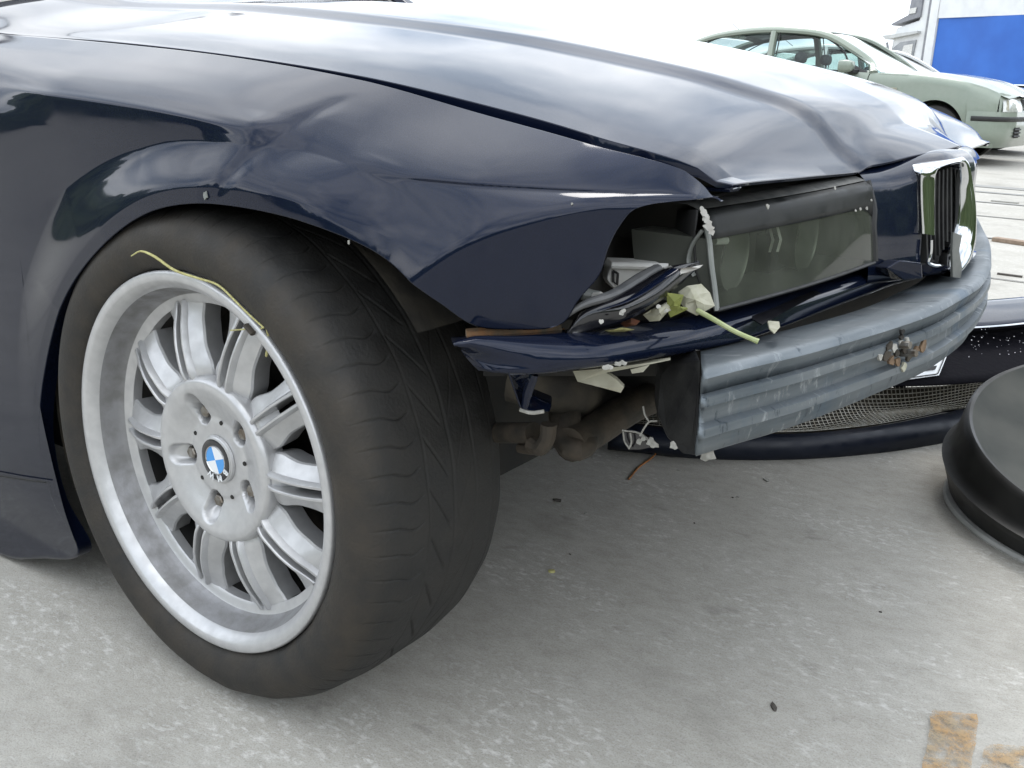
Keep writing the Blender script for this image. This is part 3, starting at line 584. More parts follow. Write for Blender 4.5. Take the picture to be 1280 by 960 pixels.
# ---- bumper bar (aluminium, three ribs)
bpl = pchip([.06, .14, .26, .41, .58, .70, .87, 1.0, 1.2, 1.6], [.584, .604, .638, .669, .692, .695, .682, .661, .62, .52])
prof_f = [(-.075, .5085), (-.045, .5130), (-.022, .5170), (-.010, .5192), (-.004, .5185), (-.0015, .515), (-.0045, .509), (-.0068, .499), (-.0062, .4972), (.0008, .4962), (.0014, .4915), (-.0062, .4895), (-.0075, .481), (-.0070, .4690), (.0008, .4662), (.0014, .4615), (-.0062, .4595), (-.0075, .450), (-.009, .441), (-.014, .4375), (-.06, .4375)]
bar_z0 = 0.0
def bar_metal():
    m = M_('scraped_aluminium', (.175, .195, .210), (.100, .118, .132), 16, rough=.45, rough2=.65, metal=.65, bump=.02, bscale=140, detail=7, stretch=(1, .22, 3.0))
    nt = m.node_tree; p = nt.nodes['Principled BSDF']; NN = nt.nodes.new; LL = nt.links.new; tcn = NN('ShaderNodeTexCoord')
    src = p.inputs['Base Color'].links[0].from_socket
    mp = NN('ShaderNodeMapping'); mp.inputs['Rotation'].default_value = (.45, 0, 0); mp.inputs['Scale'].default_value = (1, 2.6, 1.1); LL(tcn.outputs['Object'], mp.inputs[0])
    n = NN('ShaderNodeTexNoise'); n.inputs['Scale'].default_value = 26; n.inputs['Detail'].default_value = 7; n.inputs['Roughness'].default_value = .7; LL(mp.outputs[0], n.inputs[0])
    r = NN('ShaderNodeMapRange'); r.inputs[1].default_value = .56; r.inputs[2].default_value = .68; LL(n.outputs[0], r.inputs[0])
    mx = NN('ShaderNodeMixRGB'); LL(r.outputs[0], mx.inputs[0]); LL(src, mx.inputs[1]); mx.inputs[2].default_value = (.34, .36, .37, 1)
    r2 = NN('ShaderNodeMapRange'); r2.inputs[1].default_value = .40; r2.inputs[2].default_value = .30; LL(n.outputs[0], r2.inputs[0])
    n5 = NN('ShaderNodeTexNoise'); n5.inputs['Scale'].default_value = 9; n5.inputs['Detail'].default_value = 5; LL(tcn.outputs['Object'], n5.inputs[0])
    r5 = NN('ShaderNodeMapRange'); r5.inputs[1].default_value = .40; r5.inputs[2].default_value = .60; LL(n5.outputs[0], r5.inputs[0])
    mm5 = NN('ShaderNodeMath'); mm5.operation = 'MULTIPLY'; LL(r.outputs[0], mm5.inputs[0]); LL(r5.outputs[0], mm5.inputs[1]); LL(mm5.outputs[0], mx.inputs[0])
    n6 = NN('ShaderNodeTexNoise'); n6.inputs['Scale'].default_value = 5; n6.inputs['Detail'].default_value = 6; LL(mp.outputs[0], n6.inputs[0])
    r6 = NN('ShaderNodeMapRange'); r6.inputs[1].default_value = .58; r6.inputs[2].default_value = .70; r6.inputs[4].default_value = .4; LL(n6.outputs[0], r6.inputs[0])
    m6 = NN('ShaderNodeMixRGB'); LL(r6.outputs[0], m6.inputs[0]); LL(mx.outputs[0], m6.inputs[1]); m6.inputs[2].default_value = (.05, .10, .16, 1); mx = m6
    m2 = NN('ShaderNodeMixRGB'); LL(r2.outputs[0], m2.inputs[0]); LL(mx.outputs[0], m2.inputs[1]); m2.inputs[2].default_value = (.03, .042, .055, 1)
    LL(m2.outputs[0], p.inputs['Base Color']); return m
m_bar = bar_metal()
BG = []
def bar_pt(y, f, z):
    return (float(bpl(y))+f+.0006*math.sin(y*17+z*50), y, z+.0004*math.sin(y*23))
def px_u(p): d = np.asarray(p)-CAM; return 640+FPX*(d@RT)/(d@FW)
ystart = []
for f, z in prof_f:
    yy = .06; tgt = 877-(.522-z)/.085*9
    while px_u(bar_pt(yy, f, z)) < tgt: yy += .001
    ystart.append(yy)
for t in np.linspace(0, 1, 190):
    BG.append([bar_pt(y0_*(1-t)+(1.66-y0_)*t, f, z) for y0_, (f, z) in zip(ystart, prof_f)])
bar = solid(MB().grid(BG).build('bumper_bar', m_bar, car, True, 55), .003, -1)
# broken bolt hole with rust and dirt on the bar
m_rustb = M_('light_rust', (.20, .13, .075), (.10, .065, .04), 90, rough=.85)
cpx = [(1124, 414, .004, m_dark), (1127, 437, .006, m_rust), (1117, 440, .005, m_rust), (1132, 445, .006, m_under), (1104, 443, .008, m_rust), (1108, 432, .006, m_rust), (1150, 432, .008, m_rustb), (1142, 436, .005, m_rustb), (1122, 428, .005, m_chip), (1118, 452, .006, m_rustb), (1126, 458, .006, m_leaf), (1110, 450, .006, m_rustb), (1130, 424, .004, m_chip), (1114, 434, .005, m_chip), (1096, 445, .004, m_chip), (1134, 430, .004, m_grey), (1123, 421, .004, m_under)]
def bar_at(u, v):
    x = .68
    for _ in range(12):
        p = at(u, v, x=x); x = float(bpl(p[1]))
    return at(u, v, x=x)
for u, v, r, mt in cpx:
    q = bar_at(u, v); blob(q+np.array([.002, -.001, 0]), (1, -.28, .1), r*.8, mt, 'bolt_remains', bar, sx=1.1, t=.0028)
for u, v in ((1122, 432), (1130, 442)):
    q = bar_at(u, v); MB().tube([q+np.array([-.004, 0, 0]), q+np.array([.014, -.005, .004])], .0042, 8).build('broken_bolt', m_bolt, bar)
# blue smear of paint on the bar's top face
# ---- nose panel and grille
npl = pchip([.56, .60, .66, .74, .83], [.578, .590, .611, .636, .645])
NG = []
for y in np.linspace(.562, 1.098, 90):
    ym = min(y, 1.66-y); x = float(npl(ym))-.004; zt = .6655+.020*sst(.6, .76, ym)
    NG.append([(x-.05, y, zt-.004), (x-.014, y, zt), (x-.006, y, zt-.004), (x+.003, y, zt-.014), (x+.008, y, .635), (x+.014, y, .60), (x+.018, y, .56), (x+.019, y, .53), (x+.0, y, .522), (x-.10, y, .516)])
NG = np.array([spline(r, 60) for r in NG])
for i in range(NG.shape[0]):
    for j in range(NG.shape[1]):
        ym = min(NG[i, j, 1], 1.66-NG[i, j, 1]); zz_ = NG[i, j, 2]
        if .676 < ym < .802 and .534 < zz_ < .668 and j > 8: NG[i, j, 0] -= .045
nose = sheet('nose_panel', NG, m_paint, car, angle=40)
_ko = [(1152.5, 292, .660), (1150.2, 246, .660), (1150.4, 218, .660), (1154, 208, .664), (1167, 202.5, .695), (1186, 197.5, .750), (1199, 195, .790), (1208, 202, .810), (1214.5, 229, .816), (1218.5, 256, .818), (1219.5, 280, .818), (1218, 306, .815), (1212, 324, .800), (1197, 342, .760), (1186, 346, .735)]
_ki = [(1168, 294, .678), (1167.5, 246, .678), (1168.5, 221, .678), (1172, 212.5, .684), (1181, 207.5, .708), (1193, 204, .748), (1199, 204.5, .772), (1202.5, 211, .788), (1204, 233, .797), (1204, 256, .798), (1202.5, 280, .797), (1198, 302, .790), (1193, 318, .775), (1190, 331, .757), (1189, 338, .745)]
def grille(mir):
    k = part('kidney_grille', car)
    flip = np.array([1, -1, 1]) if mir else np.array([1, 1, 1]); off = np.array([-.012, 1.66, 0]) if mir else np.zeros(3)
    def T(p): return np.asarray(p)*flip+off
    o3 = [at(u, v, y=y) for u, v, y in _ko]; i3 = [at(u, v, y=y) for u, v, y in _ki]
    kn_ = np.linspace(0, 1, len(o3)); fo = [pchip(kn_, [p[c] for p in o3]) for c in range(3)]; fi = [pchip(kn_, [p[c] for p in i3]) for c in range(3)]
    F = []
    for t in np.linspace(0, 1, 90):
        a = np.array([f(t) for f in fo]); b = np.array([f(t) for f in fi]); m1 = .7*a+.3*b+np.array([.0055, -.0015, 0]); m2 = .3*a+.7*b+np.array([.0050, -.001, 0])
        F.append([T(q) for q in (a+np.array([-.014, .004, 0]), a, .9*a+.1*b+np.array([.0035, -.001, 0]), m1, m2, .08*a+.92*b+np.array([.002, 0, 0]), b+np.array([-.004, 0, 0]), b+np.array([-.030, .004, 0]))])
    MB().grid(F).build('chrome_frame', m_chrome, k, True, 70)
    th = [at(1164, 300, y=.675), at(1163, 318, y=.675), at(1160, 328, y=.674), at(1165, 331, y=.682), at(1178, 332, y=.705)]
    MB().tube([T(p) for p in spline(th, 18)], .0022, 6).build('broken_frame', m_chrome, k)
    if not mir:
        Q = [at(1179.5, 289, y=.712)+np.array([.012, 0, 0]), at(1190.5, 293, y=.735)+np.array([.012, 0, 0]), at(1187, 312, y=.73)+np.array([.012, 0, 0]), at(1191, 334, y=.745)+np.array([.012, 0, 0]), at(1189, 346, y=.742)+np.array([.012, 0, 0]), at(1179, 345, y=.715)+np.array([.012, 0, 0]), at(1178.5, 312, y=.71)+np.array([.012, 0, 0])]
        MB().prism(Q, (-.003, .001, 0)).build('loose_piece', M_('grey_flake', (.15, .155, .145), (.10, .105, .10), 40, rough=.5), k, smooth=False)
    bk = [[T(at(u, v, y=y)+np.array([-.030, 0, 0])) for v in (200, 240, 290, 345)] for u, y in ((1160, .668), (1175, .70), (1190, .75), (1208, .81))]
    MB().grid(bk).build('grille_back', m_dark, k)
    for q in np.linspace(0, 1, 7):
        y = .690+.095*q; u = 1171.5+29*q; v0_ = 219-9*q; v1_ = 331-40*q**2
        c = [T(at(u-1.5*math.sin(PI*f)*(1-q), v0_+(v1_-v0_)*f, y=y)+np.array([-.012, 0, 0])) for f in np.linspace(0, 1, 10)]
        w_ = .0018
        MB().grid([[p+np.array([-.016, 0, 0]), p+np.array([0, -w_, 0]), p+np.array([.0015, 0, 0]), p+np.array([0, w_, 0])] for p in c]).build('slat', m_black, k)
    return k
grille(False); grille(True)

# ---- windscreen, wipers, far wing, doors, roof (mostly beyond the frame)
def sidegrid(x0, x1, n=30, mirror=False, arch=None):
    R = []
    for x in np.linspace(x0, x1, n):
        zt = float(zgap(x)); zb = .10
        if arch and abs(x-arch[0]) < arch[1]: zb = max(.10, arch[2]+math.sqrt(max(0, arch[1]**2-(x-arch[0])**2)))
        zr = np.linspace(0, 1, 18)**1.3; z = zt+(zb-zt)*zr; y = Y0(np.full(18, x), z)
        R.append([(x, (1.66-b) if mirror else b, c) for b, c in zip(y, z)])
    return R
door = sheet('door', sidegrid(-2.15, -.955, 24), m_paint, car); MB().box((-1.95, -.015, .66), (-1.75, .012, .69)).build('door_handle', m_black, door, bevel=.006)
sheet('rear_quarter', sidegrid(-3.35, -2.155, 60, False, (-2.70, .34, .31)), m_paint, car)
sheet('fender', sidegrid(-.95, .44, 60, True, (0, .36, .31)), m_paint, car, label='far side front wing')
sheet('door', sidegrid(-2.15, -.955, 24, True), m_paint, car); sheet('rear_quarter', sidegrid(-3.35, -2.155, 60, True, (-2.70, .34, .31)), m_paint, car)
mb = MB(); rw = []
for x, z, yi in ((-.80, .885, .17), (-1.0, .98, .20), (-1.3, 1.13, .24), (-1.55, 1.25, .27)):
    rw.append([(x-.10*(1-math.sin(PI*t)), yi+(1.66-2*yi)*t, z+.02*math.sin(PI*t)) for t in np.linspace(0, 1, 14)])
sheet('windscreen', rw, m_cglass, car)
rf = []
for x, z, yi in ((-1.62, 1.27, .27), (-1.8, 1.32, .27), (-2.1, 1.36, .27), (-2.4, 1.36, .27), (-2.7, 1.32, .26), (-3.0, 1.20, .24), (-3.35, 1.02, .2), (-3.4, .9, .14)):
    rf.append([(x, yi+(1.66-2*yi)*t, z+.03*math.sin(PI*t)) for t in np.linspace(0, 1, 14)])
sheet('roof', rf, m_paint, car)
for sy in (0, 1):
    sgl = [[(x, (lambda y: y if not sy else 1.66-y)(.12+.15*f), float(zgap(x))+(zt-float(zgap(x)))*f) for f in np.linspace(0, 1, 6)] for x, zt in ((-.9, .92), (-1.2, 1.08), (-1.6, 1.25), (-2.1, 1.34), (-2.6, 1.31), (-3.0, 1.17), (-3.3, 1.02))]
    sheet('side_window', sgl, m_cglass, car)
    MB().tube([(-.84, .16 if not sy else 1.5, .86), (-1.25, .21 if not sy else 1.45, 1.10), (-1.62, .27 if not sy else 1.39, 1.28)], .03, 8, flat=.6).build('pillar', m_paint, car)
cow = [[(-.70-.06*math.sin(PI*t)+dx, .15+1.36*t, .815+.070*math.sin(PI*t)+dz) for dx, dz in ((0, -.02), (-.06, -.012), (-.12, 0.0))] for t in np.linspace(0, 1, 16)]
sheet('cowl', cow, m_black, car)
m_wip = M_('wiper_black', (.012, .013, .018), (.03, .03, .035), 40, rough=.5)
def wiper(px, r, y=1.15):
    return MB().tube(spline([at(u, v, y=y+dy) for u, v, dy in px], 22), r, 8, flat=.8).build('wiper', m_wip, car)
wiper([(300, -5, -.15), (330, 1, -.1), (380, 3, -.05), (400, 2, 0)], .006); wiper([(392, 2, 0), (415, -2, .02), (440, -1, .05), (460, 3, .06), (477, 8, .07)], [.010]*8+[.016]*10+[.008]*4, 1.2)
wiper([(455, -12, .0), (480, -2, .0), (490, 6, .0), (510, 10, .05)], [.009]*18+[.005]*4, 1.3)

# ================================================================== WHEEL
STEER = -0.01911
def wheel(loc, rz, steer_name='wheel', detail=True):
    w = part(steer_name, car, loc); w.rotation_euler = (0, 0, rz)
    # tyre
    prof = [(.2310, .030), (.2345, .010), (.2375, .0030), (.245, -.0030), (.258, -.0075), (.272, -.0075), (.284, -.0035), (.2925, .0035), (.2985, .0120), (.3020, .0190), (.3045, .027)]
    tread = [(.0272, .3046), (.040, .3072), (.062, .3093), (.0805, .3103), (.115, .311), (.150, .3103), (.168, .3093), (.190, .3068), (.203, .3030), (.212, .297)]
    tf = pchip([t[0] for t in tread], [t[1] for t in tread])
    ys = list(np.arange(.0285, .2125, .00135)); inner = [(.290, .2165), (.272, .220), (.25, .217), (.235, .207), (.231, .19)]
    rr = np.array([p[0] for p in prof]+[float(tf(y)) for y in ys]+[p[0] for p in inner]); yv = np.array([p[1] for p in prof]+ys+[p[1] for p in inner])
    NA = 2200 if detail else 160; A = np.linspace(0, 2*PI, NA, endpoint=False)
    RR = np.repeat(rr[None], NA, 0); YV = np.repeat(yv[None], NA, 0); AA = A[:, None]
    if detail:
        T = (YV > .000) & (YV < .2125)
        def groove(dist, wd, dp): return dp*np.clip(1-np.abs(dist)/wd, 0, 1)**.6
        D = np.zeros_like(RR)
        for yc, wd, dp in ((.0715, .0015, .0010), (.112, .0020, .0014), (.150, .0018, .0012), (.186, .0016, .001)): D = np.maximum(D, groove(YV-yc, wd, dp))
        # curved cuts in the outer shoulder, 64 round the tyre
        per = 2*PI/64; ph = AA - .035*((YV-.05)/.03)**2*.5 + .006*np.sin(YV*160)
        dl = (np.mod(ph+per/2, per)-per/2)*.308
        D = np.maximum(D, groove(dl, .0012, .0020)*sst(.002, .012, YV)*(1-sst(.060, .0665, YV)))
        # slanted notches along the centre line
        per2 = 2*PI/34; ph = AA + (YV-.095)*5.5; dl = (np.mod(ph+per2/2, per2)-per2/2)*.31
        D = np.maximum(D, groove(dl*.6, .0015, .0024)*sst(.072, .078, YV)*(1-sst(.100, .106, YV)))
        ph = AA - (YV-.14)*6.5+.07; dl = (np.mod(ph+per2/2, per2)-per2/2)*.31
        D = np.maximum(D, groove(dl*.6, .0012, .0014)*sst(.117, .122, YV)*(1-sst(.143, .148, YV)))
        RR = RR - D*T - (.0006*np.sin(AA*9)+.0005*np.sin(AA*23+YV*60))*T
        # moulded rings on the sidewall
        for r_ring in (.2505, .2715, .279): YB_ = np.exp(-((RR-r_ring)/.0012)**2)*(YV < .01); YV = YV-.0009*YB_
    X = RR*np.cos(AA); Z = RR*np.sin(AA); YB = YV.copy()
    lim = -.3035; bulge = np.clip(lim-Z, 0, .02); Z = np.maximum(Z, lim); YB = YB - bulge*.35*(YV < .02)
    m_t = tyre_mat
    MB_ = mesh('tyre', np.stack([X, YB, Z], -1).reshape(-1, 3), [], None)
    bpy.data.objects.remove(MB_)
    n, k = X.shape; idx = np.arange(n*k).reshape(n, k); a = idx; b = np.roll(idx, -1, 0)
    F = np.stack([a[:, :-1], a[:, 1:], b[:, 1:], b[:, :-1]], -1).reshape(-1, 4)
    me = bpy.data.meshes.new('tyre'); me.vertices.add(n*k); me.vertices.foreach_set('co', np.stack([X, YB, Z], -1).ravel())
    me.loops.add(F.size); me.loops.foreach_set('vertex_index', F.ravel().astype(np.int32)); me.polygons.add(len(F)); me.polygons.foreach_set('loop_start', np.arange(0, F.size, 4, dtype=np.int32)); me.update(calc_edges=True)
    me.polygons.foreach_set('use_smooth', [True]*len(F)); me.materials.append(m_t)
    o = bpy.data.objects.new('tyre', me); COL.objects.link(o); o.parent = w
    # rim
    lipp = [(.229, .03), (.2345, .010), (.2352, .003), (.2345, .0000), (.2325, -.0015), (.2250, -.0012), (.2225, .0002), (.2185, .004), (.2150, .0085), (.2135, .012)]
    MB().lathe(lipp, 160).build('rim_lip', m_alloy, w, True, 60)
    MB().lathe([(.2135, .012), (.2115, .018), (.2092, .026), (.2068, .034), (.2045, .039), (.2025, .0410)], 140).build('rim_barrel', m_alloyb, w, True, 60)
    MB().lathe([(.2025, .0410), (.1985, .0432), (.1935, .0445), (.1908, .0465), (.1905, .060)], 140).build('rim_ring', m_alloy, w, True, 40)
    MB().lathe([(.1903, .059), (.191, .075), (.195, .12), (.2, .20)], 100).build('inner_barrel', m_dark, w, True, 40)  # near-black colour stands in for the shade behind the spokes
    if not detail:
        MB().lathe([(0, .03), (.1, .03), (.12, .05), (.19, .06)], 40).build('rim_face', m_alloy, w); return w
    # hub face with bolt pockets
    base = pchip([.0, .030, .047, .052, .062, .084, .093, .0985, .1025, .1050, .1055], [.037, .037, .0365, .0375, .0345, .0255, .0235, .0240, .0270, .034, .052])
    rs = np.r_[np.linspace(.030, .098, 50), np.linspace(.0995, .1055, 9)]; AN = np.linspace(0, 2*PI, 260, endpoint=False)
    RG, AG = np.meshgrid(rs, AN); D = base(RG)
    for k5 in range(5):
        a0 = math.radians(44+72*k5); px = RG*np.cos(AG-a0); py = RG*np.sin(AG-a0)
        q = np.clip(px, .058, .074); dist = np.hypot(px-q, py); msk = 1-sst(.0095, .0135, dist)
        tgt = np.interp(px, [.045, .066, .074, .090], [.055, .055, .045, .026]); D = np.where(msk > 0, np.maximum(D, D*(1-msk)+tgt*msk), D)
    MB().grid(np.stack([RG*np.cos(AG), D, RG*np.sin(AG)], -1), closeu=True, flip=False).build('hub_face', m_alloy, w, True, 70)
    for k5 in range(5):
        a0 = math.radians(44+72*k5); c = (.0605*math.cos(a0), .055, .0605*math.sin(a0))
        b = MB().lathe([(.0, -.016), (.0070, -.016), (.0082, -.0145), (.0085, .0)], 6, 'y', c); b.lathe([(.0112, 0), (.0108, -.003), (.0085, -.004)], 20, 'y', c); b.build('wheel_bolt', m_bolt, w, False)
        a1 = a0+math.radians(36); c = (.0490*math.cos(a1), .0364, .0490*math.sin(a1)); MB().lathe([(0, -.0006), (.0026, -.0006), (.003, 0.0006)], 12, 'y', c).build('locating_hole', m_dark, w)
    # spokes (ten, each a twin-ribbed paddle with a slot)
    wd = pchip([.094, .102, .112, .125, .14, .165, .185, .200], [.0290, .0318, .0330, .0298, .0272, .0288, .0352, .0425])
    rib = pchip([.094, .102, .115, .14, .165, .182, .202], [.033, .0265, .0240, .0255, .0310, .0375, .0440])
    drop = pchip([.094, .105, .12, .15, .18, .200], [.010, .0135, .0165, .0170, .0120, .0060])
    slot = pchip([.094, .104, .112, .13, .16, .185, .200], [.003, .004, .009, .026, .034, .026, .006])
    rad = np.r_[np.linspace(.094, .19, 22), .196]; hs = pchip([.094, .104, .112, .125, .16, .185, .196], [.0040, .0046, .0052, .0054, .0052, .0044, .0040])
    for k10 in range(10):
        a0 = math.radians(36*k10+1.5); ca, sa = math.cos(a0), math.sin(a0); G = []
        for r in rad:
            pass
        b = MB()
        for sg in (-1, 1):
            G = []
            for r in rad:
                W_, Rb, Dp = float(wd(r)), float(rib(r)), float(drop(r)); s_ = .0088; h = float(hs(r))
                row = [(W_-.003, Rb+Dp+.028), (W_, Rb+Dp+.003), (W_-.0014, Rb+Dp), (W_*.62, Rb+Dp*.62), (s_+.0030, Rb+Dp*.24+.0022), (s_+.0008, Rb+.0004), (s_-.0002, Rb-.0012), (h+.0010, Rb-.0012), (h+.0001, Rb+.0002), (h+.0008, Rb+.030)]
                row = [(sg*t, d) for t, d in row]
                if sg > 0: row = row[::-1]
                G.append([(r*ca-t*sa, d, r*sa+t*ca) for t, d in row])
            b.grid(G, closev=True)
        fl = [[(r*ca-t*sa, float(rib(r))+float(slot(r)), r*sa+t*ca) for t in (-.0085, .0085)] for r in np.linspace(.094, .128, 12)]
        b.grid(fl); fl = [[(r*ca-t*sa, float(rib(r))+float(slot(r)), r*sa+t*ca) for t in (-.0085, .0085)] for r in np.linspace(.178, .196, 6)]
        b.grid(fl); b.build('spoke', m_alloy, w, True, 26)
    # brake disc and dust behind the spokes
    MB().lathe([(0, .105), (.085, .105), (.086, .118), (.155, .118), (.156, .135)], 60).build('brake_disc', m_disc, w, True, 30)
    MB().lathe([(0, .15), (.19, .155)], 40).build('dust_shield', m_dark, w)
    # centre cap with its roundel
    MB().lathe([(.0, 0.0335), (.0265, 0.0335), (.0280, 0.0320), (0.0260, 0.0315), (0.0295, 0.0335), (0.0305, .0365)], 60).build('centre_cap', m_alloy, w, True, 40)
    MB().lathe([(.0178, 0.0316), (.0205, 0.0312), (.0262, 0.0314), (.0272, 0.0324)], 60).build('emblem_ring', m_gloss, w, True, 50)
    MB().lathe([(.0168, 0.0318), (.0174, 0.0306), (.0182, 0.0306), (.0186, 0.0318)], 60).build('emblem_edge', m_chrome, w)
    rot = math.radians(20)
    for q in range(4):
        a0 = rot+q*PI/2; pts = [(0, 0.0312, 0)]+[(.0170*math.cos(a), 0.0312, .0170*math.sin(a)) for a in np.linspace(a0, a0+PI/2, 12)]
        MB().prism(pts, (0, .002, 0)).build('emblem_quarter', m_blue if q % 2 else m_ew, w, False)
    for i, chx in enumerate('BMW'):
        cu = bpy.data.curves.new('emblem_letter', 'FONT'); cu.body = chx; cu.size = .0115; cu.align_x = 'CENTER'; cu.align_y = 'CENTER'; cu.extrude = .0005; cu.offset = .00025
        o = bpy.data.objects.new('emblem_letter', cu); COL.objects.link(o); o.parent = w; cu.materials.append(m_ew)
        dgm = bpy.data.meshes.new_from_object(o.evaluated_get(bpy.context.evaluated_depsgraph_get())); bpy.data.objects.remove(o); o = bpy.data.objects.new('emblem_letter', dgm); COL.objects.link(o); o.parent = w
        an = math.radians(-70+(1-i)*42 ); th = an-PI/2; r = .0224
        # the text lies in the wheel plane, read from outside (-y), baseline towards the centre
        o.matrix_local = Matrix.Translation((r*math.cos(an), 0.0304, r*math.sin(an))) @ Matrix.Rotation(-th, 4, 'Y') @ Matrix.Rotation(PI/2, 4, 'X')
    # balance weight on the lip
    MB().tube([(.2265*math.cos(a), -.0035, .2265*math.sin(a)) for a in np.linspace(math.radians(56), math.radians(59.5), 5)], .0042, 8, flat=.7).build('balance_weight', m_rust, w)
    return w

def make_tyre_mat():
    m = M_('tyre_rubber', (.008, .0085, .009), (.017, .017, .0165), 30, rough=.62, rough2=.8, bump=.25, bscale=260, detail=8)
    nt = m.node_tree; p = nt.nodes['Principled BSDF']; NN = nt.nodes.new; LL = nt.links.new; tcn = NN('ShaderNodeTexCoord'); src = p.inputs['Base Color'].links[0].from_socket
    # brown road dust, mostly on the sidewall (small object-space Y)
    sp_ = NN('ShaderNodeSeparateXYZ'); LL(tcn.outputs['Object'], sp_.inputs[0]); mr = NN('ShaderNodeMapRange'); LL(sp_.outputs[1], mr.inputs[0]); mr.inputs[1].default_value = .022; mr.inputs[2].default_value = .004; mr.inputs[3].default_value = .22; mr.inputs[4].default_value = .80
    n = NN('ShaderNodeTexNoise'); n.inputs['Scale'].default_value = 13; n.inputs['Detail'].default_value = 8; n.inputs['Roughness'].default_value = .7; LL(tcn.outputs['Object'], n.inputs[0]); m2 = NN('ShaderNodeMapRange'); m2.inputs[1].default_value = .3; m2.inputs[2].default_value = .75; LL(n.outputs[0], m2.inputs[0])
    mu = NN('ShaderNodeMath'); mu.operation = 'MULTIPLY'; LL(mr.outputs[0], mu.inputs[0]); LL(m2.outputs[0], mu.inputs[1])
    mx = NN('ShaderNodeMixRGB'); LL(mu.outputs[0], mx.inputs[0]); LL(src, mx.inputs[1]); mx.inputs[2].default_value = (.050, .039, .027, 1); LL(mx.outputs[0], p.inputs['Base Color']); return m
tyre_mat = make_tyre_mat()
wh = wheel((0, 0, .305), STEER)
wheel((-2.70, .0, .305), 0, detail=False)
w2 = wheel((0, 1.66, .305), PI, detail=False)

# ================================================================== DETACHED BUMPER on the ground behind the bar
m_lip = M_('dull_navy_plastic', (.006, .009, .018), (.011, .014, .024), 30, rough=.32, rough2=.55, spec=.3)
bump = thing('detached_bumper', 'navy front bumper torn off and lying on the concrete behind the metal bar', 'bumper', at(1170, 550, z=0))
bump_inv = bump.matrix_world  # identity rotation; children use world coords minus location
def bpart(o):
    o.parent = bump; o.matrix_parent_inverse = Matrix.Translation(-Vector(bump.location)); return o
cols = [760, 870, 930, 1000, 1080, 1170, 1250, 1340, 1450]
def brow(vs, zs): return spline([at(u, v, z=z) for u, v, z in zip(cols, vs, zs)], 60)
lipb = brow([560, 571, 573, 572, 566, 553, 535, 510, 478], [.004]*9)
lipf = brow([552, 560, 561, 560, 554, 540, 521, 496, 465], [.035, .032, .030, .030, .030, .030, .030, .030, .03])
lipt = brow([528, 540, 543, 543, 536, 520, 500, 476, 446], [.060, .058, .055, .052, .052, .052, .052, .052, .052])
mtop = brow([470, 482, 490, 488, 484, 482, 476, 452, 425], [.13]*9)
ptop = brow([430, 442, 446, 445, 438, 425, 415, 400, 385], [.185]*9)
chrl = brow([412, 424, 428, 428, 424, 414, 409, 398, 380], [.215]*9)
chr2 = brow([406, 418, 422, 422, 418, 408, 403, 392, 374], [.222]*9)
fard = brow([385, 392, 395, 395, 390, 381, 375, 366, 350], [.245]*9)
dwn = fard+np.array([-.05, .10, -.10]); dwn[:, 2] = np.maximum(dwn[:, 2], .01)
inn = lipb+np.array([-.03, .10, .004])
bpart(sheet('lip', np.array([spline([inn[i], lipb[i], lipf[i], lipt[i]], 10) for i in range(60)]), m_lip, None, t=.004))
m_wet = M_('wet_black_plastic', (.004, .004, .006), (.009, .0085, .011), 60, rough=.6, rough2=.8, coat=.0, spec=.03, bump=.6, bscale=90)
bpart(sheet('impact_strip', np.array([spline([mtop[i], .5*(mtop[i]+ptop[i])+np.array([0, -.004, .004]), ptop[i], chrl[i]], 10) for i in range(60)]), m_wet, None, t=.004))
MBc = MB().tube(chrl+np.array([0, -.006, .004]), .0028, 6); bpart(MBc.build('chrome_line', m_chrome, None))
bpart(sheet('upper_cover', np.array([spline([chrl[i], chr2[i], .5*(chr2[i]+fard[i])+np.array([0, 0, .006]), fard[i], dwn[i]], 12) for i in range(60)]), m_paint, None, t=.004))
# wire mesh of the lower intake, bulging and bent, one cell about 9 mm
def mesh_surface(s, t):    # s 0..59 along, t 0..1 up
    i = int(np.clip(s, 0, 58.999)); f = s-i; a = lipt[i]*(1-f)+lipt[i+1]*f; b = mtop[i]*(1-f)+mtop[i+1]*f
    return a*(1-t)+b*t+np.array([-.01, .012, -.022*math.sin(PI*t)+.008*math.sin(2*PI*t)*math.sin(s*.35)])+np.array([0, .004, 0])
m_wire = M_('mesh_wire', (.40, .39, .35), (.27, .25, .20), 90, rough=.35, metal=.8)
mb = MB()
for c in np.linspace(0, 59, 170):
    mb.tube([mesh_surface(c, t) for t in np.linspace(0, 1, 9)], .0011, 4, cap=False)
for t in np.linspace(0, 1, 17):
    mb.tube([mesh_surface(c, t) for c in np.linspace(0, 59, 90)], .0011, 4, cap=False)
o = mb.build('wire_mesh', m_wire, None, True, None); o['kind'] = 'stuff'; bpart(o)
bk = np.array([[mesh_surface(c, t)+np.array([-.02, .03, -.02]) for t in np.linspace(0, 1, 8)] for c in np.linspace(0, 59, 60)]); bk[:, :, 2] = np.maximum(bk[:, :, 2], .012)
bpart(sheet('intake_back', bk, M_('dark_brown_duct', (.020, .017, .012), (.04, .032, .02), 30, rough=.7), None))
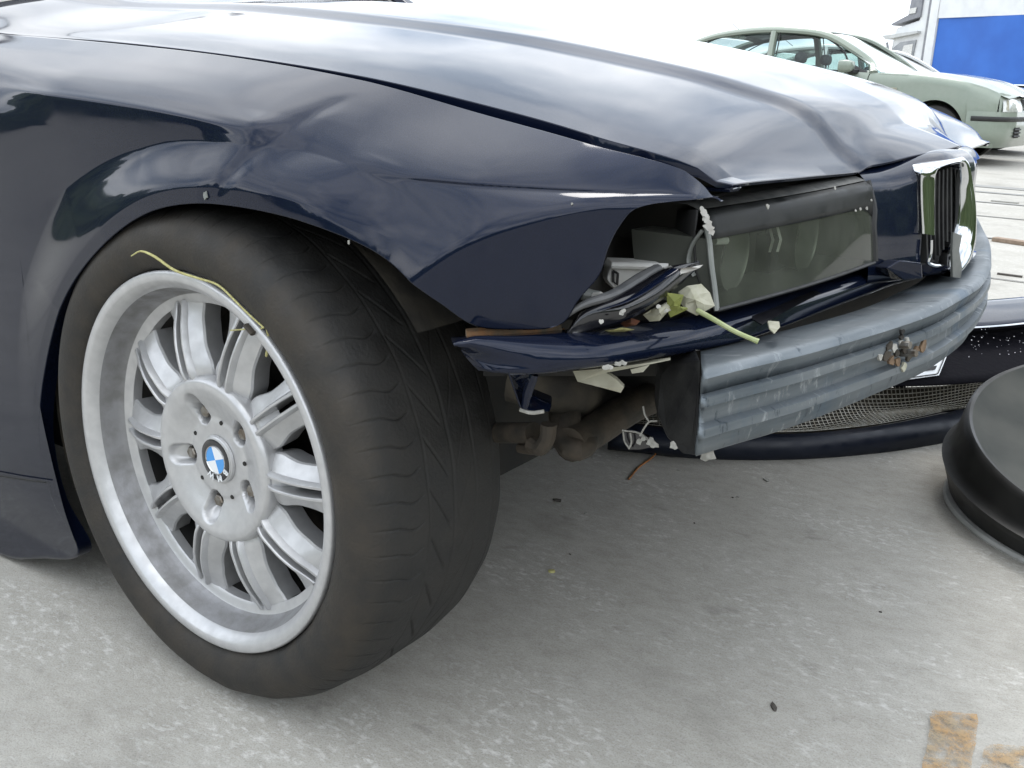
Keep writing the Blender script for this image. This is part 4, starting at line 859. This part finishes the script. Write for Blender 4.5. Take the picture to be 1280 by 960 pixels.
# number plate on the strip
def onp(u, v, z): return at(u, v, z=z)+np.array([.008, -.012, .008])
pl = [onp(1060, 486, .135), onp(1170, 471, .140), onp(1181, 444, .178), onp(1075, 458, .174)]
o = MB().prism(pl, (-.002, .003, -.002)).build('number_plate', m_ew, None, False); bpart(o)
def plq(a, b): return pl[0]*(1-a)*(1-b)+pl[1]*a*(1-b)+pl[2]*a*b+pl[3]*(1-a)*b+np.array([.0012, -.0018, .0016])
fr = [plq(a, b) for a, b in ((.0, .06), (.955, .06), (.975, .10), (.975, .9), (.955, .94), (0, .94))]
k = MB().tube(fr, .0013, 6).build('plate_border', m_black, o); k.matrix_parent_inverse = Matrix.Translation(-Vector(bump.location)) if False else Matrix.Identity(4)
k = MB().prism([plq(*q) for q in ((.80, .28), (.92, .28), (.92, .46), (.80, .46))], (.0006, -.001, .0008)).build('plate_character', m_black, o, False)
# water drops and bits of glass on the black strip
m_drop = M_('glass_crumb', (.75, .74, .78), None, rough=.12, coat=1.0)
mb = MB()
for _ in range(150):
    i = rng.integers(30, 52); f = rng.uniform(.25, 1)**.7; pnt = mtop[i]*(1-f)+chrl[i]*f+np.array([rng.normal(0, .01), -.008, .008]); r = rng.uniform(.0005, .0015)
    mb.lathe([(0, r), (r*.7, r*.6), (r, 0), (r*.6, -r*.7)], 6, 'z', pnt)
o = mb.build('glass_crumbs', m_drop); o['kind'] = 'stuff'; o['label'] = 'sparkling crumbs of glass on the black bumper strip'

# ================================================================== ROUND BLACK TUB
tc0 = np.array([.955, 1.385]); 
tub = thing('round_tub', 'large round black tub with dusty grey dished top at the right edge', 'tub', (tc0[0], tc0[1], 0))
m_tub = M_('tub_black', (.006, .006, .006), (.013, .0125, .011), 12, rough=.38, rough2=.6, bump=.1, bscale=40)
m_dish = M_('tub_grey', (.040, .043, .040), (.070, .071, .064), 7, rough=.7, detail=8, spec=.12)
n = 120; TG_ = []; TD = []
for a in np.linspace(0, 2*PI, n, endpoint=False):
    d = np.array([math.cos(a), math.sin(a)]); hgt = .165+.075*(d@np.array([-.10, .99])); w_ = 1+.015*math.sin(3*a)
    def P(r, z): return (r*w_*d[0], r*w_*d[1], z)
    TG_.append([P(.352, .010), P(.355, .014), P(.364, .024+hgt*.12), P(.372, hgt*.42), P(.378, hgt*.52), P(.366, hgt*.57), P(.360, hgt*.66), P(.350, hgt*.92), P(.346, hgt), P(.340, hgt+.004), P(.334, hgt+.002)])
    TD.append([P(.334, hgt+.002), P(.325, hgt-.006), P(.30, hgt*.98-.018), P(.24, .165*.25+hgt*.75-.036), P(.15, .165*.5+hgt*.5-.048), P(.06, .115), P(.0, .113)])
MB().lathe([(.346, .010), (.357, .009), (.361, .004), (.360, .0)], 100, 'z').build('lit_ground_ring', M_('lit_ground_ring', (.58, .58, .56), (.45, .45, .43), 20, rough=.7), tub); MB().grid(TG_, closeu=True).build('tub_wall', m_tub, tub, True, 50); MB().grid(TD, closeu=True).build('dished_top', m_dish, tub, True, 60)  # pale ring added at the tub's foot, coloured as brightly lit ground

# ================================================================== LEAVES, STRAW, CRUMBS
def stalk(name, px, r, mat, label, cat, ax='y', vals=None):
    return tag(MB().tube(spline([at(u, v, **{ax: w}) for (u, v), w in zip(px, vals)], 30), r, 6).build(name, mat), label, cat)
stalk('grass_stalk', [(164, 320), (178, 314), (192, 320), (215, 336), (245, 347), (275, 358), (292, 374), (310, 392), (330, 410)], np.interp(np.linspace(0, 1, 30), [0, .2, 1], [.0006, .0016, .0010]), m_straw, 'long pale grass stalk draped over the top of the wheel rim', 'grass stalk', 'y', [-.014, -.016, -.014, -.008, -.006, -.006, -.006, -.005, -.005])
stalk('grass_stalk', [(288, 413), (310, 411), (330, 408), (333, 404)], .0009, m_straw, 'short thin stem sticking inwards from the rim over a dark gap', 'grass stalk', 'y', [.02, .005, -.003, -.004])
stalk('grass_stalk', [(334, 410), (336, 425), (333, 445)], .0016, m_straw, 'short bent stem hanging from the rim edge over the spoke', 'grass stalk', 'y', [-.004, .004, .012])
stalk('dry_straw', [(786, 599), (800, 583), (815, 572), (824, 562)], .0016, m_dstraw, 'orange dry straw on the concrete below the torn tab', 'straw', 'z', [.002, .003, .004, .01])
lf = thing('fallen_leaf', 'pale dry leaf with a long green stem lying on the strip under the headlight', 'leaf', at(870, 385, y=.19))
def lpart(o): o.parent = lf; o.matrix_parent_inverse = Matrix.Translation(-Vector(lf.location)); return o
def leafsheet(name, pts, mat, ybase, wav=.004):
    c = np.mean(pts, axis=0); P = [at(u, v, y=ybase+.0003*(u-c[0])) for u, v in pts]; C_ = at(*c, y=ybase-.008)
    V = [C_]; F = []; n = len(P)
    for k in (.5, 1.0):
        V += [C_+(p-C_)*k+rng.normal(0, wav*(.5+k*.5), 3)*.5 for p in P]
    for i in range(n): F.append((0, 1+i, 1+(i+1) % n)); F.append((1+i, 1+n+i, 1+n+(i+1) % n, 1+(i+1) % n))
    return solid(mesh(name, V, F, mat, None, False), .0008)
lpart(leafsheet('leaf_blade', [(858, 354), (878, 357), (888, 368), (898, 384), (884, 388), (868, 389), (852, 388), (846, 378), (850, 364)], m_leaf, .165))
lpart(leafsheet('leaf_blade', [(806, 396), (818, 384), (836, 374), (840, 384), (836, 396), (824, 402), (812, 403)], m_leaf, .14))
lpart(leafsheet('leaf_vein', [(838, 372), (852, 368), (850, 380), (860, 386), (856, 392), (840, 392), (836, 386)], m_leafg, .145))
lpart(MB().tube(spline([at(872, 388, y=.16), at(890, 398, y=.155), at(920, 415, y=.15), at(948, 427, y=.155)], 14), np.interp(np.linspace(0, 1, 14), [0, .9, 1], [.0026, .0022, .0028]), 8).build('leaf_stem', m_stem))
for pts, mt, y, lb in (([(776, 403), (790, 397), (800, 401), (796, 408), (780, 410)], m_leafb, .125, 'small curled brown leaf scrap wedged above the trim strip'), ([(745, 414), (765, 412), (782, 408), (790, 410), (768, 416), (748, 418)], m_straw, .11, 'thin yellow leaf scrap on the trim strip under the torn surround')):
    o = leafsheet('leaf_scrap', pts, mt, y, .002); tag(o, lb, 'leaf')
# crumbs scattered on the concrete
def crumb(u, v, r, mat, label, elong=1.0, rot=0.0):
    c = at(u, v, z=0); k = 7; q0 = rng.uniform(0, 6)
    ring = [c+np.array([(math.cos(t)*math.cos(rot)*elong-math.sin(t)*math.sin(rot)), (math.cos(t)*math.sin(rot)*elong+math.sin(t)*math.cos(rot)), 0])*r*.62*rng.uniform(.65, 1.25) for t in np.linspace(0, 2*PI, k, endpoint=False)]
    o = MB().prism(ring, (rng.normal(0, .0006), rng.normal(0, .0006), r*.35)).build('debris_chip', mat, None, False); return tag(o, label, 'debris', 'bits of debris scattered on the concrete')
m_dchip = M_('dark_chip', (.05, .042, .035), (.09, .08, .07), 100, rough=.8)
for u, v, r, mt, lb, el in ((957, 600, .007, m_chip, 'pale flat chip on the concrete in front of the torn off bumper', 2.2), (922, 621, .006, m_chip, 'pale crumb with a dark end on the concrete below the bar', 1.0), (916, 622, .004, m_dchip, 'dark crumb touching a pale crumb on the concrete', 1.0), (868, 654, .003, m_dchip, 'tiny dark speck alone on the shaded concrete', 1.0), (732, 642, .005, m_chip, 'white crumb on shaded concrete right of the tyre', 1.0),
                        (697, 626, .008, m_dchip, 'brownish flake on the shaded concrete beside the tyre', 2.0), (713, 693, .003, m_dchip, 'dark speck on concrete near the foot of the tyre', 1.0), (967, 885, .006, m_dchip, 'dark sliver on bright concrete left of the rust coloured mark', 2.4), (1100, 765, .004, m_dchip, 'dark speck on the open bright concrete at lower right', 1.0), (738, 572, .006, m_chip, 'pale chip under the car behind the suspension arm', 1.6), (774, 572, .005, m_chip, 'pale chip under the car beside the orange straw', 1.6), (848, 588, .004, m_chip, 'pale speck below the black bar mount', 1.6), (690, 715, .010, m_straw, 'yellowish straw flake on the concrete in front of the tyre', .6)):
    crumb(u, v, r, mt, lb, el, rng.uniform(0, 3))
pk = at(1262, 304, z=0)
tag(MB().box((-.085, -.03, .0), (.10, .03, .022), Matrix.Translation(Vector(pk)) @ Matrix.Rotation(-.25, 4, 'Z')).build('wood_scrap', M_('weathered_wood', (.20, .14, .10), (.30, .23, .17), 20, rough=.85, stretch=(1, 6, 1)), None, False, bevel=.003), 'short brown scrap of wood on the pale concrete beyond the grille', 'wood')
pk = at(1262, 345, z=0)
tag(MB().box((-.05, -.008, 0), (.05, .008, .008), Matrix.Translation(Vector(pk))).build('debris_stick', m_dchip, None, False), 'thin dark stick on pale concrete above the torn off bumper', 'stick')
pk = at(1256, 253, z=0)
tag(MB().box((-.09, -.03, 0), (.09, .03, .01), Matrix.Translation(Vector(pk))).build('debris_flake', m_chip, None, False), 'pale flat flake on the weathered concrete band far behind', 'debris')

# ================================================================== BACKGROUND CARS
def sedan(name, label, cat, loc, rz, paint, H=1.0, detail=True, hood_h=1.0):
    t = thing(name, label, cat, loc, rz)
    m_tr = m_black; SH = .38
    Wd = 1.73; mid = Wd/2
    # lower side: columns from front (+x) to rear; top line = shoulder
    zt = pchip([-3.62, -3.3, -2.6, -1.5, -.55, -.2, .2, .46, .64, .70], [.90*H, .96*H, .97*H, .955*H, .935*H, .925*H*hood_h, .88*H*hood_h, .82*H*hood_h, .745*H*hood_h, .72*H*hood_h])
    yo = pchip([-3.62, -3.5, -3.2, -2.5, -.3, .3, .505, .62, .70, .73], [.25, .13, .03, .0, .0, .01, .035, .09, .16, .24])
    def ysec(z, top): # section depth at height z
        return np.interp(z, [.15, .25, .35, .55, .70, max(.72, top-.06), max(.74, top-.02), max(.76, top)], [.07, .03, .01, -.012, .0, .015, .035, .07])
    def zb(x):
        z = .20
        for ax_ in (0.0, -2.512):
            if abs(x-ax_) < .335: z = max(z, .31+math.sqrt(.335**2-(x-ax_)**2)*1.08)
        return z
    def side(x0, x1, z0, z1, mir, n=40, prow=.0, rowsn=16):
        G = []
        for x in np.linspace(x0, x1, n):
            tp = float(zt(x)); a = max(zb(x), z0); b = min(tp, z1); a = min(a, b-.002); r = []
            for z in np.linspace(b, a, rowsn):
                y = float(ysec(z, tp))+float(yo(x))-prow; r.append((x, (Wd-y) if mir else y, z))
            G.append(r)
        return G
    for mir in (False, True):
        sheet('fender', side(-.77, .62, .20, 2, mir, 90), paint, t); fd = sheet('door', side(-1.73, -.78, .20, 2, mir, 24), paint, t); rd = sheet('rear_door', side(-2.50, -1.74, .20, 2, mir, 30), paint, t); sheet('quarter_panel', side(-3.62, -2.51, .2, 2, mir, 60), paint, t)
        # arch edges and dark wells
        for ax_ in (0.0, -2.512):
            lw = MB(); G = []
            for a in np.linspace(-.35, PI+.35, 40):
                px, pz = ax_+.335*math.cos(a), .31+.36*math.sin(a); y = float(ysec(pz, 1))+float(yo(px)); G.append([(px, (lambda q: Wd-q if mir else q)(y+dy), pz) for dy in (-.002, .03, .25)])
            lw.grid(G).build('wheel_well', m_dark, t)
        # greenhouse: side window frames + glass
        def gh(x, f): # f 0 at the belt, 1 at the roof edge
            x = x-SH; top = float(roofz(x)); bl = float(zt(x))-.004; y = .075+.175*f; z = bl+(top-bl)*f; return (x, Wd-y if mir else y, z)
        roofz = pchip(np.array([-3.25, -2.9, -2.5, -2.0, -1.5, -1.15, -.85, -.6, -.3])-.38, [1.02*H, 1.20*H, 1.33*H, 1.395*H, 1.405*H, 1.38*H, 1.28*H, 1.14*H, .945*H])
        # glass sheet, slightly inside
        Gg = [[tuple(np.array(gh(x, f))+np.array([0, (-.006 if mir else .006), 0])) for f in np.linspace(.03, .93, 6)] for x in np.linspace(-3.0, -.42, 40)]
        gl = sheet('side_window', Gg, m_cglass, t)
        def bar_(pts, wdt, mat, nm, prj=.004):
            Q = []
            for x, f in pts: p = np.array(gh(x, f)); p[1] += (prj if mir else -prj); Q.append(p)
            return MB().tube(spline(Q, max(8, len(Q)*5)), wdt, 8, flat=.7).build(nm, mat, t)
        bar_([(-.36, .0), (-.6, .5), (-.6, .97), (-.9, .98), (-1.2, .985), (-1.6, .99), (-2.1, .99), (-2.6, .985), (-2.95, .97), (-3.2, .9)][:1]+[(-.45, .88), (-.7, .96), (-1.0, .98), (-1.5, .985), (-2.1, .985), (-2.6, .97), (-3.0, .9), (-3.2, .6)], .048, paint, 'roof_rail')
        bar_([(-1.64, .0), (-1.68, .93)], .060, paint, 'pillar'); bar_([(-2.95, .0), (-2.9, .5), (-2.75, .93)], .075, paint, 'pillar')
        bar_([(-.62, .02), (-.8, .75), (-1.0, .90), (-1.57, .93)], .012, m_tr, 'window_trim', .012); bar_([(-.62, .02), (-1.0, .02), (-1.57, .02)], .012, m_tr, 'window_trim', .012); bar_([(-1.57, .02), (-1.60, .92)], .009, m_tr, 'window_trim', .014)
        bar_([(-1.71, .02), (-1.74, .93), (-2.0, .94), (-2.5, .86), (-2.8, .45), (-2.85, .05)], .010, m_tr, 'window_trim', .012); bar_([(-1.71, .02), (-2.2, .02), (-2.85, .02)], .009, m_tr, 'window_trim', .012)
        # door mirror
        s = 1 if not mir else -1; yb = 0.03 if not mir else Wd-.03
        mm = MB(); c = Vector((-1.0, yb-s*.10, 1.0*H)); 
        prof = [(.0, -.075), (.066, -.075), (.072, -.06), (.072, .02), (.055, .065), (.0, .085)]
        A_ = []
        for q in np.linspace(0, 2*PI, 20, endpoint=False): A_.append([(c.x+d*1.0, c.y+r*1.3*np.sign(math.cos(q))*abs(math.cos(q))**.6, c.z+r*.95*np.sign(math.sin(q))*abs(math.sin(q))**.6) for r, d in prof])
        mm.grid(A_, closeu=True); mr_ = mm.build('mirror', paint, t); MB().box((c.x-.03, min(c.y, yb+s*.06), c.z-.075), (c.x+.09, max(c.y, yb+s*.06), c.z-.03)).build('mirror_base', m_tr, mr_, bevel=.01)
        MB().prism([gh(-.42, .02), gh(-.66, .02), gh(-.66, .42)], (0, -.012*s, 0)).build('mirror_sail', m_tr, t, False)
        MB().box((-.50, (-.012 if not mir else Wd-.004), .755*H), (-.43, (.004 if not mir else Wd+.012), .785*H)).build('side_indicator', m_cream, t, bevel=.006)
        for dr, hx_ in ((fd, -1.68), (rd, -2.42)):
            MB().tube([(hx_, (-.022 if not mir else Wd+.022), .80*H), (hx_+.18, (-.022 if not mir else Wd+.022), .80*H)], .013, 8).build('door_handle', m_tr, dr)
        # bumper side with its black rubbing strip
        def bsec(f, z): # f 0..1 from arch round to the centre of the nose
            P_ = spline([(.345, .0, 0), (.505, .02, 0), (.622, .085, 0), (.69, .19, 0), (.725, .36, 0), (.737, .60, 0), (.74, mid, 0)], 50); p = P_[int(f*49)].copy(); p[2] = z
            return p
        for (z0, z1, prj, mat_, nm, f0, f1) in ((.20, .575, .0, paint, 'bumper', 0, 1), (.475, .525, .012, m_tr, 'bumper_strip', .06, 1)):
            G = []
            for f in np.linspace(f0, f1, 40):
                r = []
                for k_, z in enumerate(np.linspace(z1, z0, 10)):
                    q = bsec(f, z); e = math.sin(PI*k_/9); bul = prj+.018*e if nm == 'bumper' else prj*e**.5+.018
                    nrm = np.array([q[0]-.2, q[1]-mid, 0]); nrm /= np.linalg.norm(nrm); q = q+nrm*bul
                    if z < .30: q = q-nrm*(.30-z)*.7
                    r.append((q[0], Wd-q[1] if mir else q[1], z))
                G.append(r)
            sheet(nm, G, mat_, t)
        # headlight
        G = []
        for f in np.linspace(.34, .78, 16):
            r = []
            for z in np.linspace(.575, .715*hood_h, 8):
                q = bsec(f, z); nrm = np.array([q[0]-.2, q[1]-mid, 0]); nrm /= np.linalg.norm(nrm); q = q+nrm*(.006-.06*max(0, (z-.575)/.14)**1.5); r.append((q[0], Wd-q[1] if mir else q[1], z))
            G.append(r)
        hl_ = sheet('headlight', G, M_('lamp_clear', (.62, .63, .60), (.45, .46, .44), 15, rough=.2, metal=.2, coat=1.0), t)
        MB().grid([[np.array(G[i][j])+np.array([.004, 0, 0]) for j in (1, 6)] for i in (1, 2, 3)]).build('indicator', m_cream, hl_)
        # wing front between bumper and bonnet
        G = []
        for f in np.linspace(.30, 1.0, 26):
            q = bsec(f, .575); tp = .72*hood_h; r = []
            for z in np.linspace(.575, tp, 5):
                nrm = np.array([q[0]-.2, q[1]-mid, 0]); nrm /= np.linalg.norm(nrm); s_ = q-nrm*(.012+.06*((z-.575)/(tp-.575))**1.5); r.append((s_[0], Wd-s_[1] if mir else s_[1], z+.10*H*(1-f)**2*((z-.575)/.145)))
            G.append(r)
        sheet('front_panel', G, paint, t)
        # fog lamp grille
        for k_ in range(3):
            q0, q1 = bsec(.56, .36), bsec(.74, .36)
            for q in (q0, q1): q[0] += .026; q[1] = Wd-q[1] if mir else q[1]
            MB().tube([q0+np.array([0, 0, -.035+.035*k_]), q1+np.array([.004, 0, -.035+.035*k_])], .010, 6).build('fog_lamp_slat', m_tr, t)
        G = [[(bsec(f, z)+np.array([.018, -.004, 0]))*np.array([1, 1, 1]) for z in (.305, .36, .415)] for f in np.linspace(.58, .76, 8)]
        if mir: G = [[(p[0], Wd-p[1], p[2]) for p in r] for r in G]
        MB().grid(G).build('fog_lamp_bay', m_dark, t)
    # bonnet, windscreen, roof, tail
    G = []
    for x in np.linspace(-.68, .69, 40):
        r = []
        for f in np.linspace(0, 1, 26):
            s_ = abs(2*f-1); y0_ = .055+float(yo(x)); y = y0_+(Wd-2*y0_)*f; z = float(zt(x))-.012+.055*(1-s_**3)*(1-.6*sst(.35, .7, x))+.012*math.exp(-((s_-.62)/.10)**2)
            r.append((x+.05*(1-s_**2)*sst(.45, .7, x), y, z))
        G.append(r)
    sheet('bonnet', G, paint, t)
    G = [[(x-.06*(1-(2*f-1)**2)*-1, yi+(Wd-2*yi)*f, z+.02*(1-(2*f-1)**2)) for f in np.linspace(0, 1, 14)] for x, z, yi in ((-.66, .945*H, .09), (-.88, 1.065*H, .13), (-1.13, 1.19*H, .19), (-1.38, 1.31*H, .24), (-1.50, 1.36*H, .255))]
    sheet('windscreen', G, m_cglass, t)
    for k_ in (.25, .62):
        MB().tube([(-.68, mid*2*k_, .965*H), (-.68, mid*2*k_+.2, .972*H), (-.71, mid*2*k_+.42, .975*H)], .012, 6).build('wiper', m_tr, t)
    G = [[(x, yi+(Wd-2*yi)*f, z+.035*(1-(2*f-1)**4)) for f in np.linspace(0, 1, 14)] for x, z, yi in ((-1.48, 1.35*H, .25), (-1.65, 1.385*H, .25), (-1.95, 1.40*H, .25), (-2.35, 1.39*H, .25), (-2.75, 1.33*H, .25), (-2.90, 1.29*H, .25))]
    sheet('roof', G, paint, t, t=.01, off=-1)
    G = [[(x, yi+(Wd-2*yi)*f, z+.03*(1-(2*f-1)**4)) for f in np.linspace(0, 1, 12)] for x, z, yi in ((-2.91, 1.285*H, .25), (-3.1, 1.20*H, .23), (-3.4, 1.05*H, .20))]
    sheet('rear_window', G, m_cglass, t)
    G = [[(x, yi+(Wd-2*yi)*f, z) for f in np.linspace(0, 1, 12)] for x, z, yi in ((-3.39, 1.05*H, .19), (-3.55, 1.0*H, .14), (-3.62, .93*H, .2), (-3.64, .5, .2), (-3.60, .25, .2))]
    sheet('boot_lid', G, paint, t)
    # grille between the lamps
    q = .52; gr = MB(); G = [[(.690+.02*(1-((y-mid)/.4)**2)-.045*((z-.575)/.14), y, z) for z in np.linspace(.585, .715*hood_h, 6)] for y in np.linspace(mid-.36, mid+.36, 16)]
    gk = sheet('grille', G, m_dark, t)
    for y in np.linspace(mid-.33, mid+.33, 19):
        MB().tube([(.705+.02*(1-((y-mid)/.4)**2), y, .59), (.668+.02*(1-((y-mid)/.4)**2), y, .705*hood_h)], .007, 6).build('grille_bar', m_tr, gk)
    for yy in (mid-.37, mid+.37, mid): MB().tube([(.708, yy, .585), (.668, yy, .712*hood_h)], .012, 6).build('grille_frame', m_chrome, gk)
    # floor, seats
    MB().box((-3.4, .12, .22), (.5, Wd-.12, .42)).build('floor_pan', m_dark, t, False)
    m_seat = M_('seat_grey', (.10, .105, .11), (.15, .155, .16), 30, rough=.9)
    for sx in (-1.75, -2.6):
        for sy in (.48, 1.25):
            b = MB(); b.box((sx-.12, sy-.24, .45), (sx+.05, sy+.24, .98*H)); b.box((sx-.10, sy-.12, 1.03*H), (sx+.0, sy+.12, 1.16*H)); b.build('seat', m_seat, t, bevel=.05)
    MB().box((-1.0, .15, .70), (-.60, Wd-.15, .93*H)).build('dashboard', m_dark, t, bevel=.03)
    # wheels
    for ax_ in (0, -2.512):
        for sy in (0, 1):
            c = (ax_, .02 if not sy else Wd-.02, .31); d = 1 if not sy else -1
            wp = part('wheel', t)
            MB().lathe([(.19, .02*d), (.20, 0), (.27, -.004*d), (.30, .01*d), (.312, .04*d), (.312, .17*d), (.29, .2*d)], 48, 'y', c).build('tyre', tyre_mat, wp)
            MB().lathe([(0, .0), (.05, .0), (.06, .02*d), (.15, .015*d), (.185, .0), (.20, .012*d), (.205, .1*d)], 40, 'y', c).build('rim', m_alloy, wp)
    MB().tube([(-2.75, mid, 1.36*H), (-2.80, mid, 1.40*H), (-3.0, mid, 1.54*H)], [.012, .006, .003], 6).build('aerial', m_tr, t)
    return t

m_green = car_paint('pale_green_paint', (.205, .245, .195), (.245, .285, .235), rough=.45, metal=.25, dust=(.5, .5, .48), dustamt=.08, coat_ior=1.3)
m_silver = car_paint('silver_paint', (.55, .56, .55), (.62, .63, .62), rough=.35, metal=.4, dust=(.5, .5, .48), dustamt=.08)
wpos = at(1157, 204, z=0)
sedan('green_car', 'pale green hatchback parked behind, side on with its nose to the right', 'car', (wpos[0], wpos[1], 0), math.radians(-4), m_green)
p2 = at(1190, 196, z=0)
sedan('silver_car', 'light silver car half hidden behind the green car', 'car', (p2[0]-.08, wpos[1]+2.35, 0), math.radians(-4), m_silver, H=.93)

# ================================================================== TRUCK
DT = 30.0
tk = thing('lorry', 'white cab lorry with a blue tarpaulin box behind the parked cars', 'lorry', (at(1162, 100, y=DT)[0], DT, 0), math.radians(0))
m_tw = M_('truck_white', (.74, .75, .75), (.66, .67, .67), 3, rough=.35, coat=.4)
m_tarp = M_('blue_tarpaulin', (.022, .115, .46), (.030, .145, .54), 1.2, rough=.55, bump=.1, bscale=3)
m_tg = M_('truck_grey', (.20, .205, .23), (.26, .265, .28), 6, rough=.5)
def tl_(u, v, y=DT): p = at(u, v, y=y); return np.array([p[0]-tk.location.x, p[1]-DT, p[2]])
ang = math.radians(-28)     # the body runs to the right and comes nearer
def tb(s, h, d=0.0):        # s metres back along the body, h height, d depth away from the camera
    return np.array([s*math.cos(ang)-d*math.sin(ang)*1.0, s*math.sin(ang)+d*math.cos(ang), h])
zt_ = tl_(1164, 23)[2]; 
Pb = [tb(0, 1.15), tb(9, 1.15), tb(9, zt_), tb(0, zt_)]
MB().grid([[tb(s, h, .03*math.sin(s*2.1)) for h in np.linspace(1.0, zt_, 8)] for s in np.linspace(.0, 9, 60)]).build('tarpaulin', m_tarp, tk)
MB().prism([tb(-.02, zt_+.003, -.03), tb(9.02, zt_+.003, -.03), tb(9.02, zt_+1.0, -.03), tb(-.02, zt_+1.0, -.03)], tb(0, 0, 2.5)).build('box_top', m_tw, tk, False)
MB().prism([tb(-.30, .9, -.05), tb(-.03, .9, -.05), tb(-.03, zt_+1.0, -.05), tb(-.30, zt_+1.0, -.05)], tb(0, 0, 2.5)).build('front_post', m_tw, tk, False)
MB().prism([tb(-.42, .9, .0), tb(-.31, .9, .0), tb(-.31, zt_+1.0, .0), tb(-.42, zt_+1.0, .0)], tb(0, 0, 2.4)).build('bulkhead_gap', m_tg, tk, False)
MB().prism([tb(-.4, .75), tb(9, .75), tb(9, .98), tb(-.4, .98)], tb(0, 0, 2.4)).build('chassis', m_dark, tk, False)
# cab: outline in the (s, h) plane
def hz(v): return tl_(1140, v)[2]
cabo = [(-.45, .6), (-.45, hz(-60)), (-.62, hz(-60)), (-.75, hz(24)), (-1.55, hz(33)), (-1.60, hz(40)), (-1.66, hz(64)), (-1.95, hz(90)), (-2.0, .6)]
MB().prism([tb(s, h, .06) for s, h in cabo], tb(0, 0, 2.3)).build('cab', m_tw, tk, False, bevel=.04)
MB().prism([tb(-.68, hz(-50), .0), tb(-1.0, hz(-50), .0), tb(-1.12, hz(17), .0), tb(-1.72, hz(28), .0), tb(-1.65, hz(30), .0), tb(-.68, hz(20), .0)], tb(0, 0, 2.4)).build('roof_deflector', m_tg, tk, False)
MB().prism([tb(-.85, hz(15), -.03), tb(-1.08, hz(16), -.03), tb(-1.06, hz(9), -.03), tb(-.83, hz(8), -.03)], tb(0, 0, .02)).build('deflector_sign', m_white, tk, False)
MB().prism([tb(-.62, hz(38), -.10), tb(-1.9, hz(43), -.10), tb(-1.75, hz(48), -.10), tb(-.62, hz(41), -.10)], tb(0, 0, 2.5)).build('sun_visor', M_('visor', (.55, .56, .55), (.48, .49, .48), 5, rough=.4), tk, False)
MB().prism([tb(-.72, hz(49), .02), tb(-1.30, hz(52), .02), tb(-1.62, hz(62), .02), tb(-1.55, hz(66), .02), tb(-.78, hz(84), .02)], tb(0, 0, .03)).build('door_window', M_('cab_glass', (.20, .21, .22), (.28, .29, .30), 4, rough=.1, coat=1), tk, False)
MB().prism([tb(-.80, hz(54), .0), tb(-1.12, hz(56), .0), tb(-1.20, hz(72), .0), tb(-.80, hz(84), .0)], tb(0, 0, .02)).build('window_light', m_white, tk, False)
MB().tube([tb(-1.72, hz(52), -.05), tb(-1.62, hz(64), -.05), tb(-1.85, hz(80), -.05)], .04, 6).build('mirror_arm', m_tg, tk)
for s in (-1.2, 5.6, 6.9, 8.2):
    c = tb(s, .5, .2); MB().lathe([(0, .0), (.3, .02), (.48, 0), (.5, .05), (.5, .3), (.3, .3)], 32, 'y', c).build('wheel', tyre_mat, tk)

# ================================================================== far trees behind the camera (seen in the chrome, lamp glass and paint)
mb = MB()
m_tree = M_('foliage', (.045, .075, .025), (.09, .12, .045), .6, rough=.8)
import mathutils.noise as mn
TW = []
for az in np.radians(np.linspace(-192, 76, 620)):
    hm = 7.0+2.2*mn.noise(Vector((az*7, 1, 0)))+1.5*mn.noise(Vector((az*19, 4, 0)))+.9*mn.noise(Vector((az*60, 2, 0))); row = []
    for f in np.linspace(0, 1, 22):
        h = hm*math.sin(f*PI/2); r = 34+3.5*f*f+1.3*mn.noise(Vector((az*45, h*.6, 7)))+.6*mn.noise(Vector((az*120, h*1.7, 3))); row.append((r*math.cos(az), r*math.sin(az), h))
    TW.append(row)
o = MB().grid(TW).build('treeline', m_tree, smooth=True, angle=None); o['kind'] = 'stuff'; o['label'] = 'far belt of green trees across the yard'
bpy.context.view_layer.update()
